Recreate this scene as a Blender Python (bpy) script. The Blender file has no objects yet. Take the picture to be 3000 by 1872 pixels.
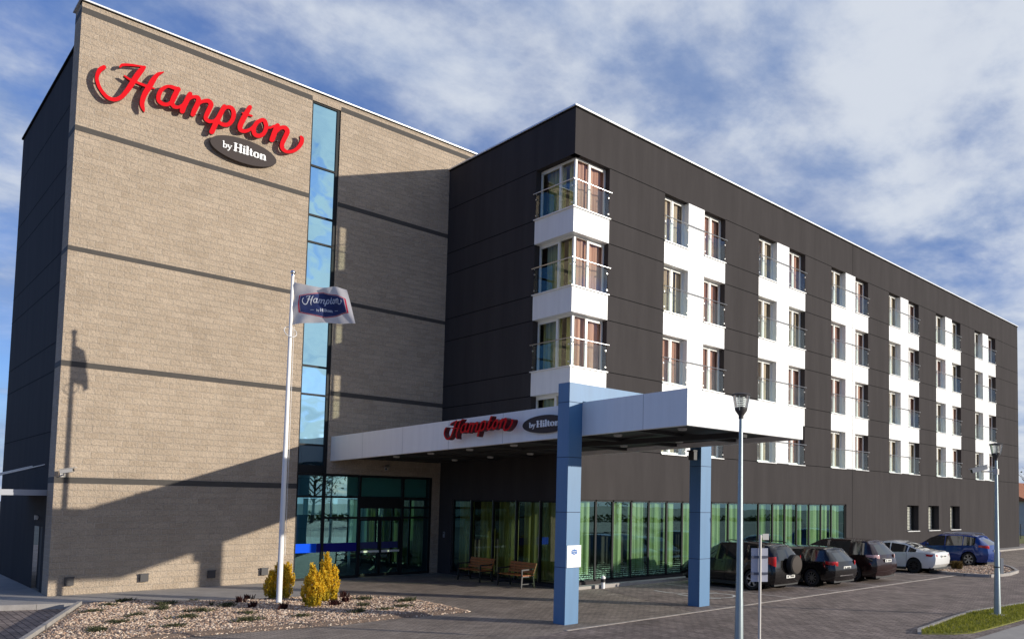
import bpy, bmesh, math, random
from mathutils import Vector, Matrix
random.seed(7)
scene = bpy.context.scene
COL = scene.collection
R_ = math.radians
D = 8.465            # plane of the block-work tower front
TL = -12.92          # left end of the tower front

SKY_STR = .15; SKY_TINT = (1.25, 1.0, 1.15); CLOUD_SEED = 3.0; CLOUD_LO = .485; CLOUD_HI = .65; CLOUD_STR = 1.0; SUN_STR = 4.8; EXPO = 0.0
# outlines of the lettering (metres on the wall / em units)
SCRIPT = [[(-11.871,16.816),(-11.914,16.77),(-11.946,16.695),(-11.944,16.659),(-11.923,16.65),(-11.904,16.663),(-11.858,16.73),(-11.78,16.772),(-11.643,16.828),(-11.394,16.91),(-11.377,16.906),(-11.431,16.827),(-11.478,16.738),(-11.541,16.599),(-11.614,16.415),(-11.786,16.468),(-11.806,16.463),(-11.815,16.447),(-11.812,16.422),(-11.702,16.367),(-11.643,16.346),(-11.64,16.335),(-11.734,16.086),(-11.829,15.871),(-11.874,15.783),(-11.93,15.709),(-11.986,15.658),(-12.043,15.627),(-12.111,15.617),(-12.167,15.628),(-12.229,15.664),(-12.299,15.731),(-12.348,15.795),(-12.397,15.883),(-12.442,16.021),(-12.449,16.078),(-12.445,16.14),(-12.426,16.22),(-12.384,16.33),(-12.366,16.359),(-12.303,16.435),(-12.285,16.467),(-12.277,16.502),(-12.279,16.525),(-12.299,16.557),(-12.328,16.563),(-12.356,16.549),(-12.438,16.461),(-12.474,16.407),(-12.495,16.359),(-12.52,16.276),(-12.538,16.184),(-12.547,16.085),(-12.543,16.026),(-12.528,15.948),(-12.493,15.843),(-12.46,15.773),(-12.365,15.632),(-12.298,15.563),(-12.242,15.521),(-12.202,15.504),(-12.144,15.491),(-12.047,15.5),(-11.98,15.527),(-11.942,15.551),(-11.885,15.597),(-11.838,15.645),(-11.764,15.746),(-11.68,15.9),(-11.596,16.07),(-11.49,16.322),(-11.48,16.328),(-11.227,16.309),(-11.225,16.298),(-11.289,16.122),(-11.324,15.984),(-11.344,15.863),(-11.353,15.748),(-11.343,15.653),(-11.316,15.59),(-11.276,15.531),(-11.229,15.48),(-11.218,15.479),(-11.208,15.488),(-11.202,15.585),(-11.224,15.713),(-11.223,15.776),(-11.205,15.895),(-11.171,16.021),(-11.125,16.156),(-11.05,16.327),(-10.978,16.341),(-10.967,16.355),(-10.964,16.369),(-10.97,16.381),(-11.026,16.393),(-10.916,16.716),(-10.855,16.859),(-10.728,17.024),(-10.737,17.038),(-10.747,17.034),(-10.86,16.973),(-10.921,16.924),(-10.96,16.877),(-11.011,16.801),(-11.079,16.672),(-11.123,16.569),(-11.178,16.413),(-11.188,16.4),(-11.454,16.413),(-11.277,16.825),(-11.236,16.943),(-11.235,16.995),(-11.276,17.008),(-11.316,16.983),(-11.607,16.917),(-11.784,16.859)],
 [(-10.624,16.638),(-10.716,16.567),(-10.796,16.475),(-10.851,16.378),(-10.889,16.274),(-10.914,16.151),(-10.911,16.038),(-10.885,15.961),(-10.834,15.913),(-10.759,15.885),(-10.675,15.885),(-10.581,15.919),(-10.509,15.981),(-10.443,15.928),(-10.4,15.917),(-10.367,15.919),(-10.304,15.939),(-10.23,15.987),(-10.234,15.902),(-10.226,15.867),(-10.191,15.837),(-10.148,15.843),(-10.11,15.873),(-10.086,15.919),(-10.053,16.076),(-9.956,16.372),(-9.921,16.423),(-9.878,16.465),(-9.835,16.492),(-9.791,16.502),(-9.774,16.498),(-9.771,16.486),(-9.775,16.419),(-9.884,16.086),(-9.915,15.924),(-9.911,15.887),(-9.897,15.864),(-9.874,15.852),(-9.841,15.855),(-9.809,15.877),(-9.78,15.924),(-9.736,16.084),(-9.644,16.355),(-9.608,16.4),(-9.554,16.447),(-9.487,16.485),(-9.431,16.502),(-9.407,16.488),(-9.394,16.454),(-9.495,16.133),(-9.52,16.025),(-9.528,15.957),(-9.513,15.884),(-9.464,15.837),(-9.391,15.815),(-9.345,15.818),(-9.244,15.862),(-9.24,15.857),(-9.336,15.546),(-9.332,15.508),(-9.321,15.486),(-9.284,15.463),(-9.262,15.463),(-9.228,15.477),(-9.184,15.526),(-9.098,15.806),(-9.062,15.902),(-8.991,15.868),(-8.932,15.857),(-8.863,15.866),(-8.794,15.894),(-8.714,15.957),(-8.663,16.023),(-8.625,16.087),(-8.581,16.182),(-8.553,16.279),(-8.537,16.392),(-8.537,16.486),(-8.544,16.537),(-8.571,16.607),(-8.601,16.648),(-8.65,16.686),(-8.722,16.697),(-8.792,16.677),(-8.849,16.642),(-8.896,16.661),(-8.931,16.65),(-8.954,16.632),(-8.979,16.593),(-9.153,16.114),(-9.177,16.066),(-9.214,16.012),(-9.249,15.982),(-9.294,15.956),(-9.339,15.946),(-9.374,15.955),(-9.399,15.98),(-9.271,16.371),(-9.252,16.445),(-9.245,16.5),(-9.248,16.538),(-9.264,16.581),(-9.297,16.624),(-9.324,16.642),(-9.381,16.658),(-9.449,16.643),(-9.537,16.593),(-9.624,16.526),(-9.65,16.598),(-9.687,16.637),(-9.719,16.645),(-9.775,16.636),(-9.891,16.58),(-9.889,16.632),(-9.904,16.665),(-9.932,16.68),(-9.976,16.67),(-9.998,16.652),(-10.022,16.617),(-10.176,16.181),(-10.266,16.073),(-10.309,16.053),(-10.341,16.048),(-10.363,16.052),(-10.381,16.074),(-10.39,16.108),(-10.389,16.134),(-10.262,16.544),(-10.232,16.608),(-10.232,16.646),(-10.246,16.679),(-10.262,16.698),(-10.294,16.706),(-10.347,16.686),(-10.412,16.687),(-10.529,16.674)],
 [(-10.619,16.528),(-10.689,16.442),(-10.745,16.333),(-10.782,16.204),(-10.789,16.1),(-10.781,16.066),(-10.767,16.046),(-10.713,16.016),(-10.649,16.016),(-10.587,16.048),(-10.531,16.128),(-10.497,16.282),(-10.411,16.547),(-10.556,16.556),(-10.588,16.548)],
 [(-8.143,16.929),(-8.166,16.897),(-8.296,16.607),(-8.348,16.596),(-8.359,16.58),(-8.357,16.556),(-8.321,16.543),(-8.374,16.415),(-8.437,16.229),(-8.464,16.125),(-8.472,16.068),(-8.471,16.001),(-8.462,15.951),(-8.439,15.906),(-8.409,15.877),(-8.377,15.863),(-8.317,15.859),(-8.221,15.886),(-8.127,15.952),(-8.033,16.047),(-8.021,16.042),(-8.005,15.972),(-7.984,15.926),(-7.932,15.877),(-7.853,15.86),(-7.792,15.868),(-7.743,15.885),(-7.646,15.956),(-7.568,16.051),(-7.508,16.184),(-7.473,16.325),(-7.399,16.351),(-7.3,16.43),(-7.291,16.43),(-7.351,16.228),(-7.417,15.955),(-7.41,15.916),(-7.382,15.885),(-7.354,15.877),(-7.316,15.885),(-7.279,15.911),(-7.245,15.962),(-7.158,16.285),(-7.045,16.448),(-6.994,16.484),(-6.956,16.498),(-6.933,16.495),(-6.912,16.475),(-6.9,16.451),(-6.902,16.422),(-7.036,16.01),(-7.056,15.878),(-7.051,15.81),(-7.036,15.76),(-7.006,15.714),(-6.975,15.687),(-6.909,15.657),(-6.831,15.649),(-6.74,15.667),(-6.637,15.712),(-6.547,15.772),(-6.445,15.866),(-6.382,15.944),(-6.317,16.043),(-6.263,16.147),(-6.232,16.229),(-6.216,16.363),(-6.227,16.431),(-6.248,16.465),(-6.283,16.485),(-6.324,16.495),(-6.35,16.491),(-6.364,16.48),(-6.378,16.446),(-6.355,16.37),(-6.377,16.234),(-6.431,16.101),(-6.503,15.978),(-6.578,15.893),(-6.681,15.817),(-6.771,15.783),(-6.822,15.779),(-6.849,15.787),(-6.902,15.835),(-6.91,15.902),(-6.891,15.993),(-6.767,16.328),(-6.733,16.457),(-6.732,16.513),(-6.741,16.552),(-6.784,16.62),(-6.846,16.658),(-6.924,16.661),(-7,16.629),(-7.076,16.575),(-7.087,16.618),(-7.104,16.64),(-7.13,16.651),(-7.169,16.647),(-7.217,16.611),(-7.254,16.556),(-7.292,16.544),(-7.402,16.438),(-7.452,16.414),(-7.468,16.419),(-7.491,16.534),(-7.536,16.618),(-7.575,16.65),(-7.625,16.656),(-7.7,16.643),(-7.867,16.498),(-7.927,16.41),(-7.993,16.26),(-8.062,16.157),(-8.1,16.113),(-8.215,16.025),(-8.263,16.009),(-8.303,16.01),(-8.312,16.034),(-8.294,16.135),(-8.159,16.525),(-8.151,16.536),(-8.03,16.551),(-8.006,16.57),(-7.999,16.587),(-8.003,16.613),(-8.017,16.621),(-8.123,16.62),(-8.042,16.857),(-8.035,16.9),(-8.046,16.936),(-8.071,16.954),(-8.108,16.952)],
 [(-8.798,16.545),(-8.843,16.514),(-8.887,16.443),(-9.02,16.033),(-8.939,16.003),(-8.892,16.003),(-8.823,16.03),(-8.778,16.074),(-8.722,16.174),(-8.688,16.28),(-8.678,16.418),(-8.696,16.504),(-8.717,16.536),(-8.739,16.553)],
 [(-7.682,16.506),(-7.765,16.425),(-7.801,16.377),(-7.846,16.278),(-7.87,16.199),(-7.879,16.142),(-7.87,16.063),(-7.85,16.029),(-7.806,16.019),(-7.749,16.036),(-7.699,16.085),(-7.664,16.139),(-7.627,16.249),(-7.61,16.379),(-7.653,16.5)]]
SERIF = [[(0.44,-0.231),(0.421,-0.2),(0.433,-0.16),(0.46,-0.145),(0.52,-0.153),(0.538,-0.14),(0.603,0.04),(0.44,0.44),(0.397,0.48),(0.392,0.5),(0.409,0.52),(0.48,0.536),(0.6,0.514),(0.6,0.477),(0.552,0.46),(0.64,0.222),(0.66,0.184),(0.665,0.2),(0.766,0.46),(0.701,0.48),(0.7,0.508),(0.72,0.524),(0.86,0.524),(0.888,0.5),(0.88,0.477),(0.84,0.468),(0.82,0.445),(0.733,0.22),(0.685,0.04),(0.596,-0.18),(0.54,-0.231),(0.46,-0.239)],
 [(1.18,-0.06),(1.14,-0.052),(1.08,-0.005),(1.02,-0.005),(0.987,0.02),(1,0.058),(1.06,0.065),(1.08,0.08),(1.08,0.92),(1.06,0.935),(1,0.942),(0.987,0.96),(1,0.998),(1.08,1.005),(1.14,1.052),(1.18,1.06),(1.22,1.052),(1.28,1.005),(1.36,0.998),(1.373,0.96),(1.36,0.942),(1.3,0.935),(1.28,0.92),(1.28,0.56),(1.3,0.542),(1.54,0.542),(1.56,0.56),(1.56,0.92),(1.54,0.935),(1.48,0.942),(1.467,0.98),(1.5,1.005),(1.56,1.005),(1.62,1.052),(1.66,1.06),(1.7,1.052),(1.76,1.005),(1.84,0.998),(1.853,0.96),(1.84,0.942),(1.78,0.935),(1.76,0.92),(1.76,0.08),(1.78,0.065),(1.84,0.058),(1.9,0.08),(1.9,0.58),(1.86,0.602),(1.847,0.64),(1.863,0.66),(1.92,0.666),(1.98,0.698),(2.04,0.692),(2.092,0.64),(2.1,0.52),(2.1,0.08),(2.12,0.065),(2.16,0.063),(2.2,0.067),(2.21,0.08),(2.21,0.98),(2.16,1.014),(2.157,1.04),(2.18,1.063),(2.22,1.065),(2.3,1.099),(2.34,1.095),(2.39,1.06),(2.41,1),(2.41,0.08),(2.48,0.046),(2.483,0.02),(2.466,0),(2.4,-0.008),(2.36,-0.046),(2.32,-0.059),(2.26,-0.046),(2.22,-0.008),(2.1,-0.005),(2.04,-0.052),(2,-0.06),(1.96,-0.052),(1.9,-0.005),(1.76,-0.005),(1.7,-0.052),(1.66,-0.06),(1.62,-0.052),(1.56,-0.005),(1.483,0),(1.467,0.02),(1.48,0.058),(1.54,0.065),(1.56,0.08),(1.56,0.44),(1.54,0.458),(1.3,0.458),(1.28,0.44),(1.28,0.08),(1.3,0.065),(1.36,0.058),(1.373,0.02),(1.34,-0.005),(1.28,-0.005),(1.22,-0.052)],
 [(3.6,-0.046),(3.56,-0.008),(3.5,-0.003),(3.477,0.02),(3.494,0.06),(3.54,0.067),(3.55,0.08),(3.55,0.58),(3.5,0.614),(3.497,0.64),(3.52,0.663),(3.56,0.665),(3.64,0.699),(3.7,0.686),(3.74,0.643),(3.76,0.639),(3.84,0.685),(3.88,0.689),(3.96,0.67),(4.02,0.63),(4.065,0.56),(4.092,0.36),(4.09,0.08),(4.1,0.067),(4.146,0.06),(4.163,0.02),(4.14,-0.003),(4.08,-0.008),(4.04,-0.046),(4,-0.059),(3.94,-0.046),(3.9,-0.008),(3.86,-0.003),(3.84,0.014),(3.8,-0.003),(3.74,-0.008),(3.68,-0.055),(3.64,-0.059)],
 [(0.08,-0.02),(0.04,-0.001),(0.028,0.04),(0.028,0.76),(-0.019,0.78),(-0.028,0.8),(-0.019,0.82),(0.06,0.848),(0.1,0.848),(0.12,0.832),(0.132,0.8),(0.132,0.6),(0.14,0.489),(0.2,0.528),(0.24,0.529),(0.3,0.503),(0.36,0.452),(0.408,0.38),(0.426,0.26),(0.401,0.14),(0.32,0.042),(0.22,-0.004),(0.14,0.019)],
 [(3.12,-0.021),(3.06,-0.009),(2.98,0.026),(2.94,0.06),(2.902,0.12),(2.872,0.26),(2.876,0.46),(2.912,0.58),(2.98,0.652),(3.16,0.704),(3.2,0.697),(3.36,0.652),(3.428,0.58),(3.466,0.44),(3.464,0.22),(3.428,0.1),(3.36,0.026),(3.24,-0.019)],
 [(2.68,-0.007),(2.6,0.049),(2.552,0.14),(2.532,0.28),(2.545,0.58),(2.54,0.59),(2.48,0.602),(2.467,0.64),(2.48,0.658),(2.54,0.665),(2.554,0.68),(2.571,0.86),(2.6,0.907),(2.64,0.92),(2.68,0.907),(2.703,0.88),(2.711,0.84),(2.726,0.68),(2.74,0.665),(2.837,0.66),(2.853,0.64),(2.84,0.602),(2.76,0.595),(2.735,0.58),(2.746,0.14),(2.76,0.117),(2.84,0.118),(2.853,0.08),(2.76,0.004)],
 [(3.82,0.046),(3.75,0.08),(3.751,0.5),(3.82,0.571),(3.84,0.579),(3.86,0.566),(3.887,0.52),(3.891,0.3),(3.89,0.08),(3.84,0.046)],
 [(0.18,0.072),(0.134,0.1),(0.132,0.38),(0.2,0.453),(0.22,0.458),(0.241,0.44),(0.295,0.34),(0.296,0.22),(0.28,0.16),(0.246,0.1),(0.22,0.072)],
 [(3.14,0.077),(3.097,0.12),(3.072,0.18),(3.072,0.5),(3.088,0.54),(3.16,0.596),(3.2,0.581),(3.252,0.54),(3.268,0.5),(3.268,0.18),(3.243,0.12),(3.204,0.08),(3.18,0.068)],
 [(1.96,0.778),(1.929,0.8),(1.905,0.84),(1.905,0.92),(1.929,0.96),(1.96,0.982),(2,0.99),(2.043,0.98),(2.095,0.92),(2.095,0.84),(2.071,0.8),(2.04,0.778),(2,0.77)]]
# ------------------------------------------------------------------ helpers
def link(o, parent=None):
    COL.objects.link(o)
    if parent is not None:
        o.parent = parent
    return o

def tag(o, label=None, cat=None, group=None, kind=None):
    if label: o['label'] = label
    if cat: o['category'] = cat
    if group: o['group'] = group
    if kind: o['kind'] = kind
    return o

def empty(name, loc=(0, 0, 0), rz=0.0, label=None, cat=None, group=None):
    o = bpy.data.objects.new(name, None)
    o.empty_display_size = 0.3
    o.location = loc
    o.rotation_euler = (0, 0, rz)
    link(o)
    return tag(o, label, cat, group)

class MB:
    def __init__(s):
        s.v = []; s.f = []; s.m = []
    def face(s, pts, m=0):
        n = len(s.v); s.v += [tuple(p) for p in pts]
        s.f.append(tuple(range(n, n + len(pts)))); s.m.append(m)
    def grid(s, rows, m=0, close=False):
        n = len(s.v); c = len(rows[0])
        for r in rows: s.v += [tuple(p) for p in r]
        for i in range(len(rows) - 1):
            for j in range(c if close else c - 1):
                k = (j + 1) % c
                s.f.append((n + i * c + j, n + i * c + k, n + (i + 1) * c + k, n + (i + 1) * c + j)); s.m.append(m)
        return n
    def box(s, x0, x1, y0, y1, z0, z1, m=0):
        x0, x1 = min(x0, x1), max(x0, x1); y0, y1 = min(y0, y1), max(y0, y1); z0, z1 = min(z0, z1), max(z0, z1)
        n = len(s.v)
        s.v += [(x0, y0, z0), (x1, y0, z0), (x1, y1, z0), (x0, y1, z0), (x0, y0, z1), (x1, y0, z1), (x1, y1, z1), (x0, y1, z1)]
        for q in ((0, 3, 2, 1), (4, 5, 6, 7), (0, 1, 5, 4), (1, 2, 6, 5), (2, 3, 7, 6), (3, 0, 4, 7)):
            s.f.append(tuple(n + i for i in q)); s.m.append(m)
    def bar(s, a, b, w, h, m=0, up=(0, 0, 1)):
        a = Vector(a); b = Vector(b); d = (b - a).normalized()
        u = Vector(up)
        if abs(d.dot(u)) > .98: u = Vector((1, 0, 0))
        r = d.cross(u).normalized() * w / 2; t = r.cross(d).normalized() * h / 2
        n = len(s.v)
        for p in (a, b):
            s.v += [tuple(p - r - t), tuple(p + r - t), tuple(p + r + t), tuple(p - r + t)]
        for q in ((0, 3, 2, 1), (4, 5, 6, 7), (0, 1, 5, 4), (1, 2, 6, 5), (2, 3, 7, 6), (3, 0, 4, 7)):
            s.f.append(tuple(n + i for i in q)); s.m.append(m)
    def tube(s, pts, r, n=10, m=0):
        pts = [Vector(p) for p in pts]; rows = []
        rs = r if isinstance(r, (list, tuple)) else [r] * len(pts)
        for i, p in enumerate(pts):
            d = (pts[min(i + 1, len(pts) - 1)] - pts[max(i - 1, 0)]).normalized()
            u = Vector((0, 0, 1)) if abs(d.z) < .95 else Vector((1, 0, 0))
            a = d.cross(u).normalized(); b = d.cross(a)
            rows.append([tuple(p + (a * math.cos(t) + b * math.sin(t)) * rs[i]) for t in [2 * math.pi * k / n for k in range(n)]])
        b0 = s.grid(rows, m, True)
        s.f.append(tuple(b0 + k for k in range(n))); s.m.append(m)
        e = b0 + (len(rows) - 1) * n
        s.f.append(tuple(e + n - 1 - k for k in range(n))); s.m.append(m)
    def lathe(s, prof, c=(0, 0, 0), n=24, m=0, axis='z'):
        rows = []
        for r, z in prof:
            row = []
            for k in range(n):
                t = 2 * math.pi * k / n
                x, y = r * math.cos(t), r * math.sin(t)
                p = (x, y, z) if axis == 'z' else ((z, x, y) if axis == 'x' else (x, z, y))
                row.append((c[0] + p[0], c[1] + p[1], c[2] + p[2]))
            rows.append(row)
        s.grid(rows, m, True)
    def sphere(s, c, rx, ry, rz, m=0, n=12, k=7):
        rows = []
        for i in range(k + 1):
            t = math.pi * i / k - math.pi / 2
            rows.append([(c[0] + rx * math.cos(t) * math.cos(2 * math.pi * j / n), c[1] + ry * math.cos(t) * math.sin(2 * math.pi * j / n), c[2] + rz * math.sin(t)) for j in range(n)])
        s.grid(rows, m, True)
    def prism(s, poly, z0, z1, m=0, mside=None, bottom=False):
        s.face([(x, y, z1) for x, y in poly], m)
        n = len(poly)
        for i in range(n):
            a, b = poly[i], poly[(i + 1) % n]
            s.face([(a[0], a[1], z0), (b[0], b[1], z0), (b[0], b[1], z1), (a[0], a[1], z1)], m if mside is None else mside)
    def build(s, name, mats, parent=None, smooth=None, world=True, merge=False):
        me = bpy.data.meshes.new(name)
        v = s.v
        if parent is not None and world:
            l = parent.location
            q = parent
            off = Vector((0, 0, 0))
            while q is not None:
                off += q.location; q = q.parent
            v = [(a - off.x, b - off.y, c - off.z) for a, b, c in v]
        me.from_pydata(v, [], s.f)
        if not isinstance(mats, (list, tuple)): mats = [mats]
        for k in mats: me.materials.append(k)
        me.polygons.foreach_set('material_index', s.m)
        if merge or smooth:
            bm = bmesh.new(); bm.from_mesh(me)
            bmesh.ops.remove_doubles(bm, verts=bm.verts, dist=1e-4)
            bmesh.ops.recalc_face_normals(bm, faces=bm.faces)
            bm.to_mesh(me); bm.free()
        if smooth:
            me.polygons.foreach_set('use_smooth', [True] * len(me.polygons))
            if smooth is not True: me.set_sharp_from_angle(angle=R_(smooth))
        me.update()
        o = bpy.data.objects.new(name, me)
        return link(o, parent)

def filled(loops, depth, fm):
    """outline loops (2-D) -> (verts, faces, is_front) extruded by depth; fm maps (u, v, w) to a point"""
    cu = bpy.data.curves.new('tmp', 'CURVE'); cu.dimensions = '2D'; cu.fill_mode = 'BOTH' if depth else 'FRONT'
    cu.extrude = depth / 2
    for l in loops:
        sp = cu.splines.new('POLY'); sp.points.add(len(l) - 1); sp.use_cyclic_u = True
        for p, (a, b) in zip(sp.points, l): p.co = (a, b, 0, 1)
    o = bpy.data.objects.new('tmp', cu)
    me = o.to_mesh()
    vs = [tuple(p.co) for p in me.vertices]; fs = [tuple(p.vertices) for p in me.polygons]; ns = [p.normal.z for p in me.polygons]
    o.to_mesh_clear(); bpy.data.objects.remove(o); bpy.data.curves.remove(cu)
    return [fm(a, b, c) for a, b, c in vs], fs, ns

def add_filled(mb, loops, depth, fm, mf=0, ms=0, flip=False):
    vs, fs, ns = filled(loops, depth, fm)
    n = len(mb.v); mb.v += vs
    for f, z in zip(fs, ns):
        mb.f.append(tuple(n + i for i in f)); mb.m.append(mf if abs(z) > .5 else ms)

# ------------------------------------------------------------------ materials
def nm(name):
    m = bpy.data.materials.new(name); m.use_nodes = True
    nt = m.node_tree; b = nt.nodes['Principled BSDF']
    return m, nt, b

def P(name, col, rough=.6, metal=0.0, spec=.5, coat=0.0, var=0.0, vscale=3.0, bump=0.0, bscale=40.0, emit=None, streak=False):
    m, nt, b = nm(name)
    b.inputs['Base Color'].default_value = (*col, 1); b.inputs['Roughness'].default_value = rough
    b.inputs['Metallic'].default_value = metal; b.inputs['Specular IOR Level'].default_value = spec
    b.inputs['Coat Weight'].default_value = coat
    L = nt.links
    if var or bump:
        tc = nt.nodes.new('ShaderNodeTexCoord')
    if var:
        n = nt.nodes.new('ShaderNodeTexNoise'); n.inputs['Scale'].default_value = vscale; n.inputs['Detail'].default_value = 6
        n.inputs['Roughness'].default_value = .65
        if streak:
            mp = nt.nodes.new('ShaderNodeMapping'); mp.inputs['Scale'].default_value = (1, 1, .12); L.new(tc.outputs['Object'], mp.inputs['Vector']); L.new(mp.outputs[0], n.inputs['Vector'])
        else: L.new(tc.outputs['Object'], n.inputs['Vector'])
        r = nt.nodes.new('ShaderNodeMapRange'); r.inputs[1].default_value = .3; r.inputs[2].default_value = .7
        r.inputs[3].default_value = 1 - var; r.inputs[4].default_value = 1 + var
        L.new(n.outputs['Fac'], r.inputs[0])
        mx = nt.nodes.new('ShaderNodeVectorMath'); mx.operation = 'SCALE'; mx.inputs[0].default_value = col
        L.new(r.outputs[0], mx.inputs['Scale']); L.new(mx.outputs[0], b.inputs['Base Color'])
    if bump:
        n2 = nt.nodes.new('ShaderNodeTexNoise'); n2.inputs['Scale'].default_value = bscale; n2.inputs['Detail'].default_value = 4
        L.new(tc.outputs['Object'], n2.inputs['Vector'])
        bp = nt.nodes.new('ShaderNodeBump'); bp.inputs['Strength'].default_value = bump; bp.inputs['Distance'].default_value = .02
        L.new(n2.outputs['Fac'], bp.inputs['Height']); L.new(bp.outputs[0], b.inputs['Normal'])
    if emit:
        b.inputs['Emission Color'].default_value = (*col, 1); b.inputs['Emission Strength'].default_value = emit
    return m

def brick_mat(name, c1, c2, mortar, bw, rh, ms, plane, bumpd=.03, rough=.9, noise=60, off=.5, nb=.7, stain=.12, rot=0.0, sq=1.0):
    m, nt, b = nm(name); L = nt.links
    b.inputs['Roughness'].default_value = rough; b.inputs['Specular IOR Level'].default_value = .25
    tc = nt.nodes.new('ShaderNodeTexCoord'); sp = nt.nodes.new('ShaderNodeSeparateXYZ'); L.new(tc.outputs['Object'], sp.inputs[0])
    cb = nt.nodes.new('ShaderNodeCombineXYZ')
    if plane == 'wall':
        ad = nt.nodes.new('ShaderNodeMath'); ad.operation = 'ADD'
        L.new(sp.outputs[0], ad.inputs[0]); L.new(sp.outputs[1], ad.inputs[1])
        L.new(ad.outputs[0], cb.inputs[0]); L.new(sp.outputs[2], cb.inputs[1])
    else:
        L.new(sp.outputs[0], cb.inputs[0]); L.new(sp.outputs[1], cb.inputs[1])
    vec = cb.outputs[0]
    if rot:
        mp = nt.nodes.new('ShaderNodeMapping'); mp.inputs['Rotation'].default_value = (0, 0, rot); L.new(vec, mp.inputs['Vector']); vec = mp.outputs[0]
    bt = nt.nodes.new('ShaderNodeTexBrick'); bt.offset = off
    bt.inputs['Color1'].default_value = (*c1, 1); bt.inputs['Color2'].default_value = (*c2, 1); bt.inputs['Mortar'].default_value = (*mortar, 1)
    bt.inputs['Scale'].default_value = 1; bt.inputs['Brick Width'].default_value = bw; bt.inputs['Row Height'].default_value = rh
    bt.inputs['Mortar Size'].default_value = ms; bt.inputs['Mortar Smooth'].default_value = .3; bt.inputs['Bias'].default_value = 0
    L.new(vec, bt.inputs['Vector'])
    n = nt.nodes.new('ShaderNodeTexNoise'); n.inputs['Scale'].default_value = .9; n.inputs['Detail'].default_value = 8; n.inputs['Roughness'].default_value = .7
    L.new(tc.outputs['Object'], n.inputs['Vector'])
    r = nt.nodes.new('ShaderNodeMapRange'); r.inputs[1].default_value = .3; r.inputs[2].default_value = .7; r.inputs[3].default_value = 1 - stain; r.inputs[4].default_value = 1 + stain
    L.new(n.outputs['Fac'], r.inputs[0])
    n3 = nt.nodes.new('ShaderNodeTexNoise'); n3.inputs['Scale'].default_value = noise * .5; n3.inputs['Detail'].default_value = 5
    L.new(tc.outputs['Object'], n3.inputs['Vector'])
    r3 = nt.nodes.new('ShaderNodeMapRange'); r3.inputs[1].default_value = .25; r3.inputs[2].default_value = .75; r3.inputs[3].default_value = .8; r3.inputs[4].default_value = 1.2
    L.new(n3.outputs['Fac'], r3.inputs[0])
    mm = nt.nodes.new('ShaderNodeMath'); mm.operation = 'MULTIPLY'; L.new(r.outputs[0], mm.inputs[0]); L.new(r3.outputs[0], mm.inputs[1])
    mx = nt.nodes.new('ShaderNodeVectorMath'); mx.operation = 'SCALE'; L.new(bt.outputs['Color'], mx.inputs[0]); L.new(mm.outputs[0], mx.inputs['Scale'])
    L.new(mx.outputs[0], b.inputs['Base Color'])
    n2 = nt.nodes.new('ShaderNodeTexNoise'); n2.inputs['Scale'].default_value = noise * .25; n2.inputs['Detail'].default_value = 7; n2.inputs['Roughness'].default_value = .7
    L.new(tc.outputs['Object'], n2.inputs['Vector'])
    s1 = nt.nodes.new('ShaderNodeMath'); s1.operation = 'MULTIPLY'; s1.inputs[1].default_value = nb; L.new(n2.outputs['Fac'], s1.inputs[0])
    s2 = nt.nodes.new('ShaderNodeMath'); s2.operation = 'SUBTRACT'; L.new(s1.outputs[0], s2.inputs[0]); L.new(bt.outputs['Fac'], s2.inputs[1])
    bp = nt.nodes.new('ShaderNodeBump'); bp.inputs['Strength'].default_value = 1; bp.inputs['Distance'].default_value = bumpd
    L.new(s2.outputs[0], bp.inputs['Height']); L.new(bp.outputs[0], b.inputs['Normal'])
    return m

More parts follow.
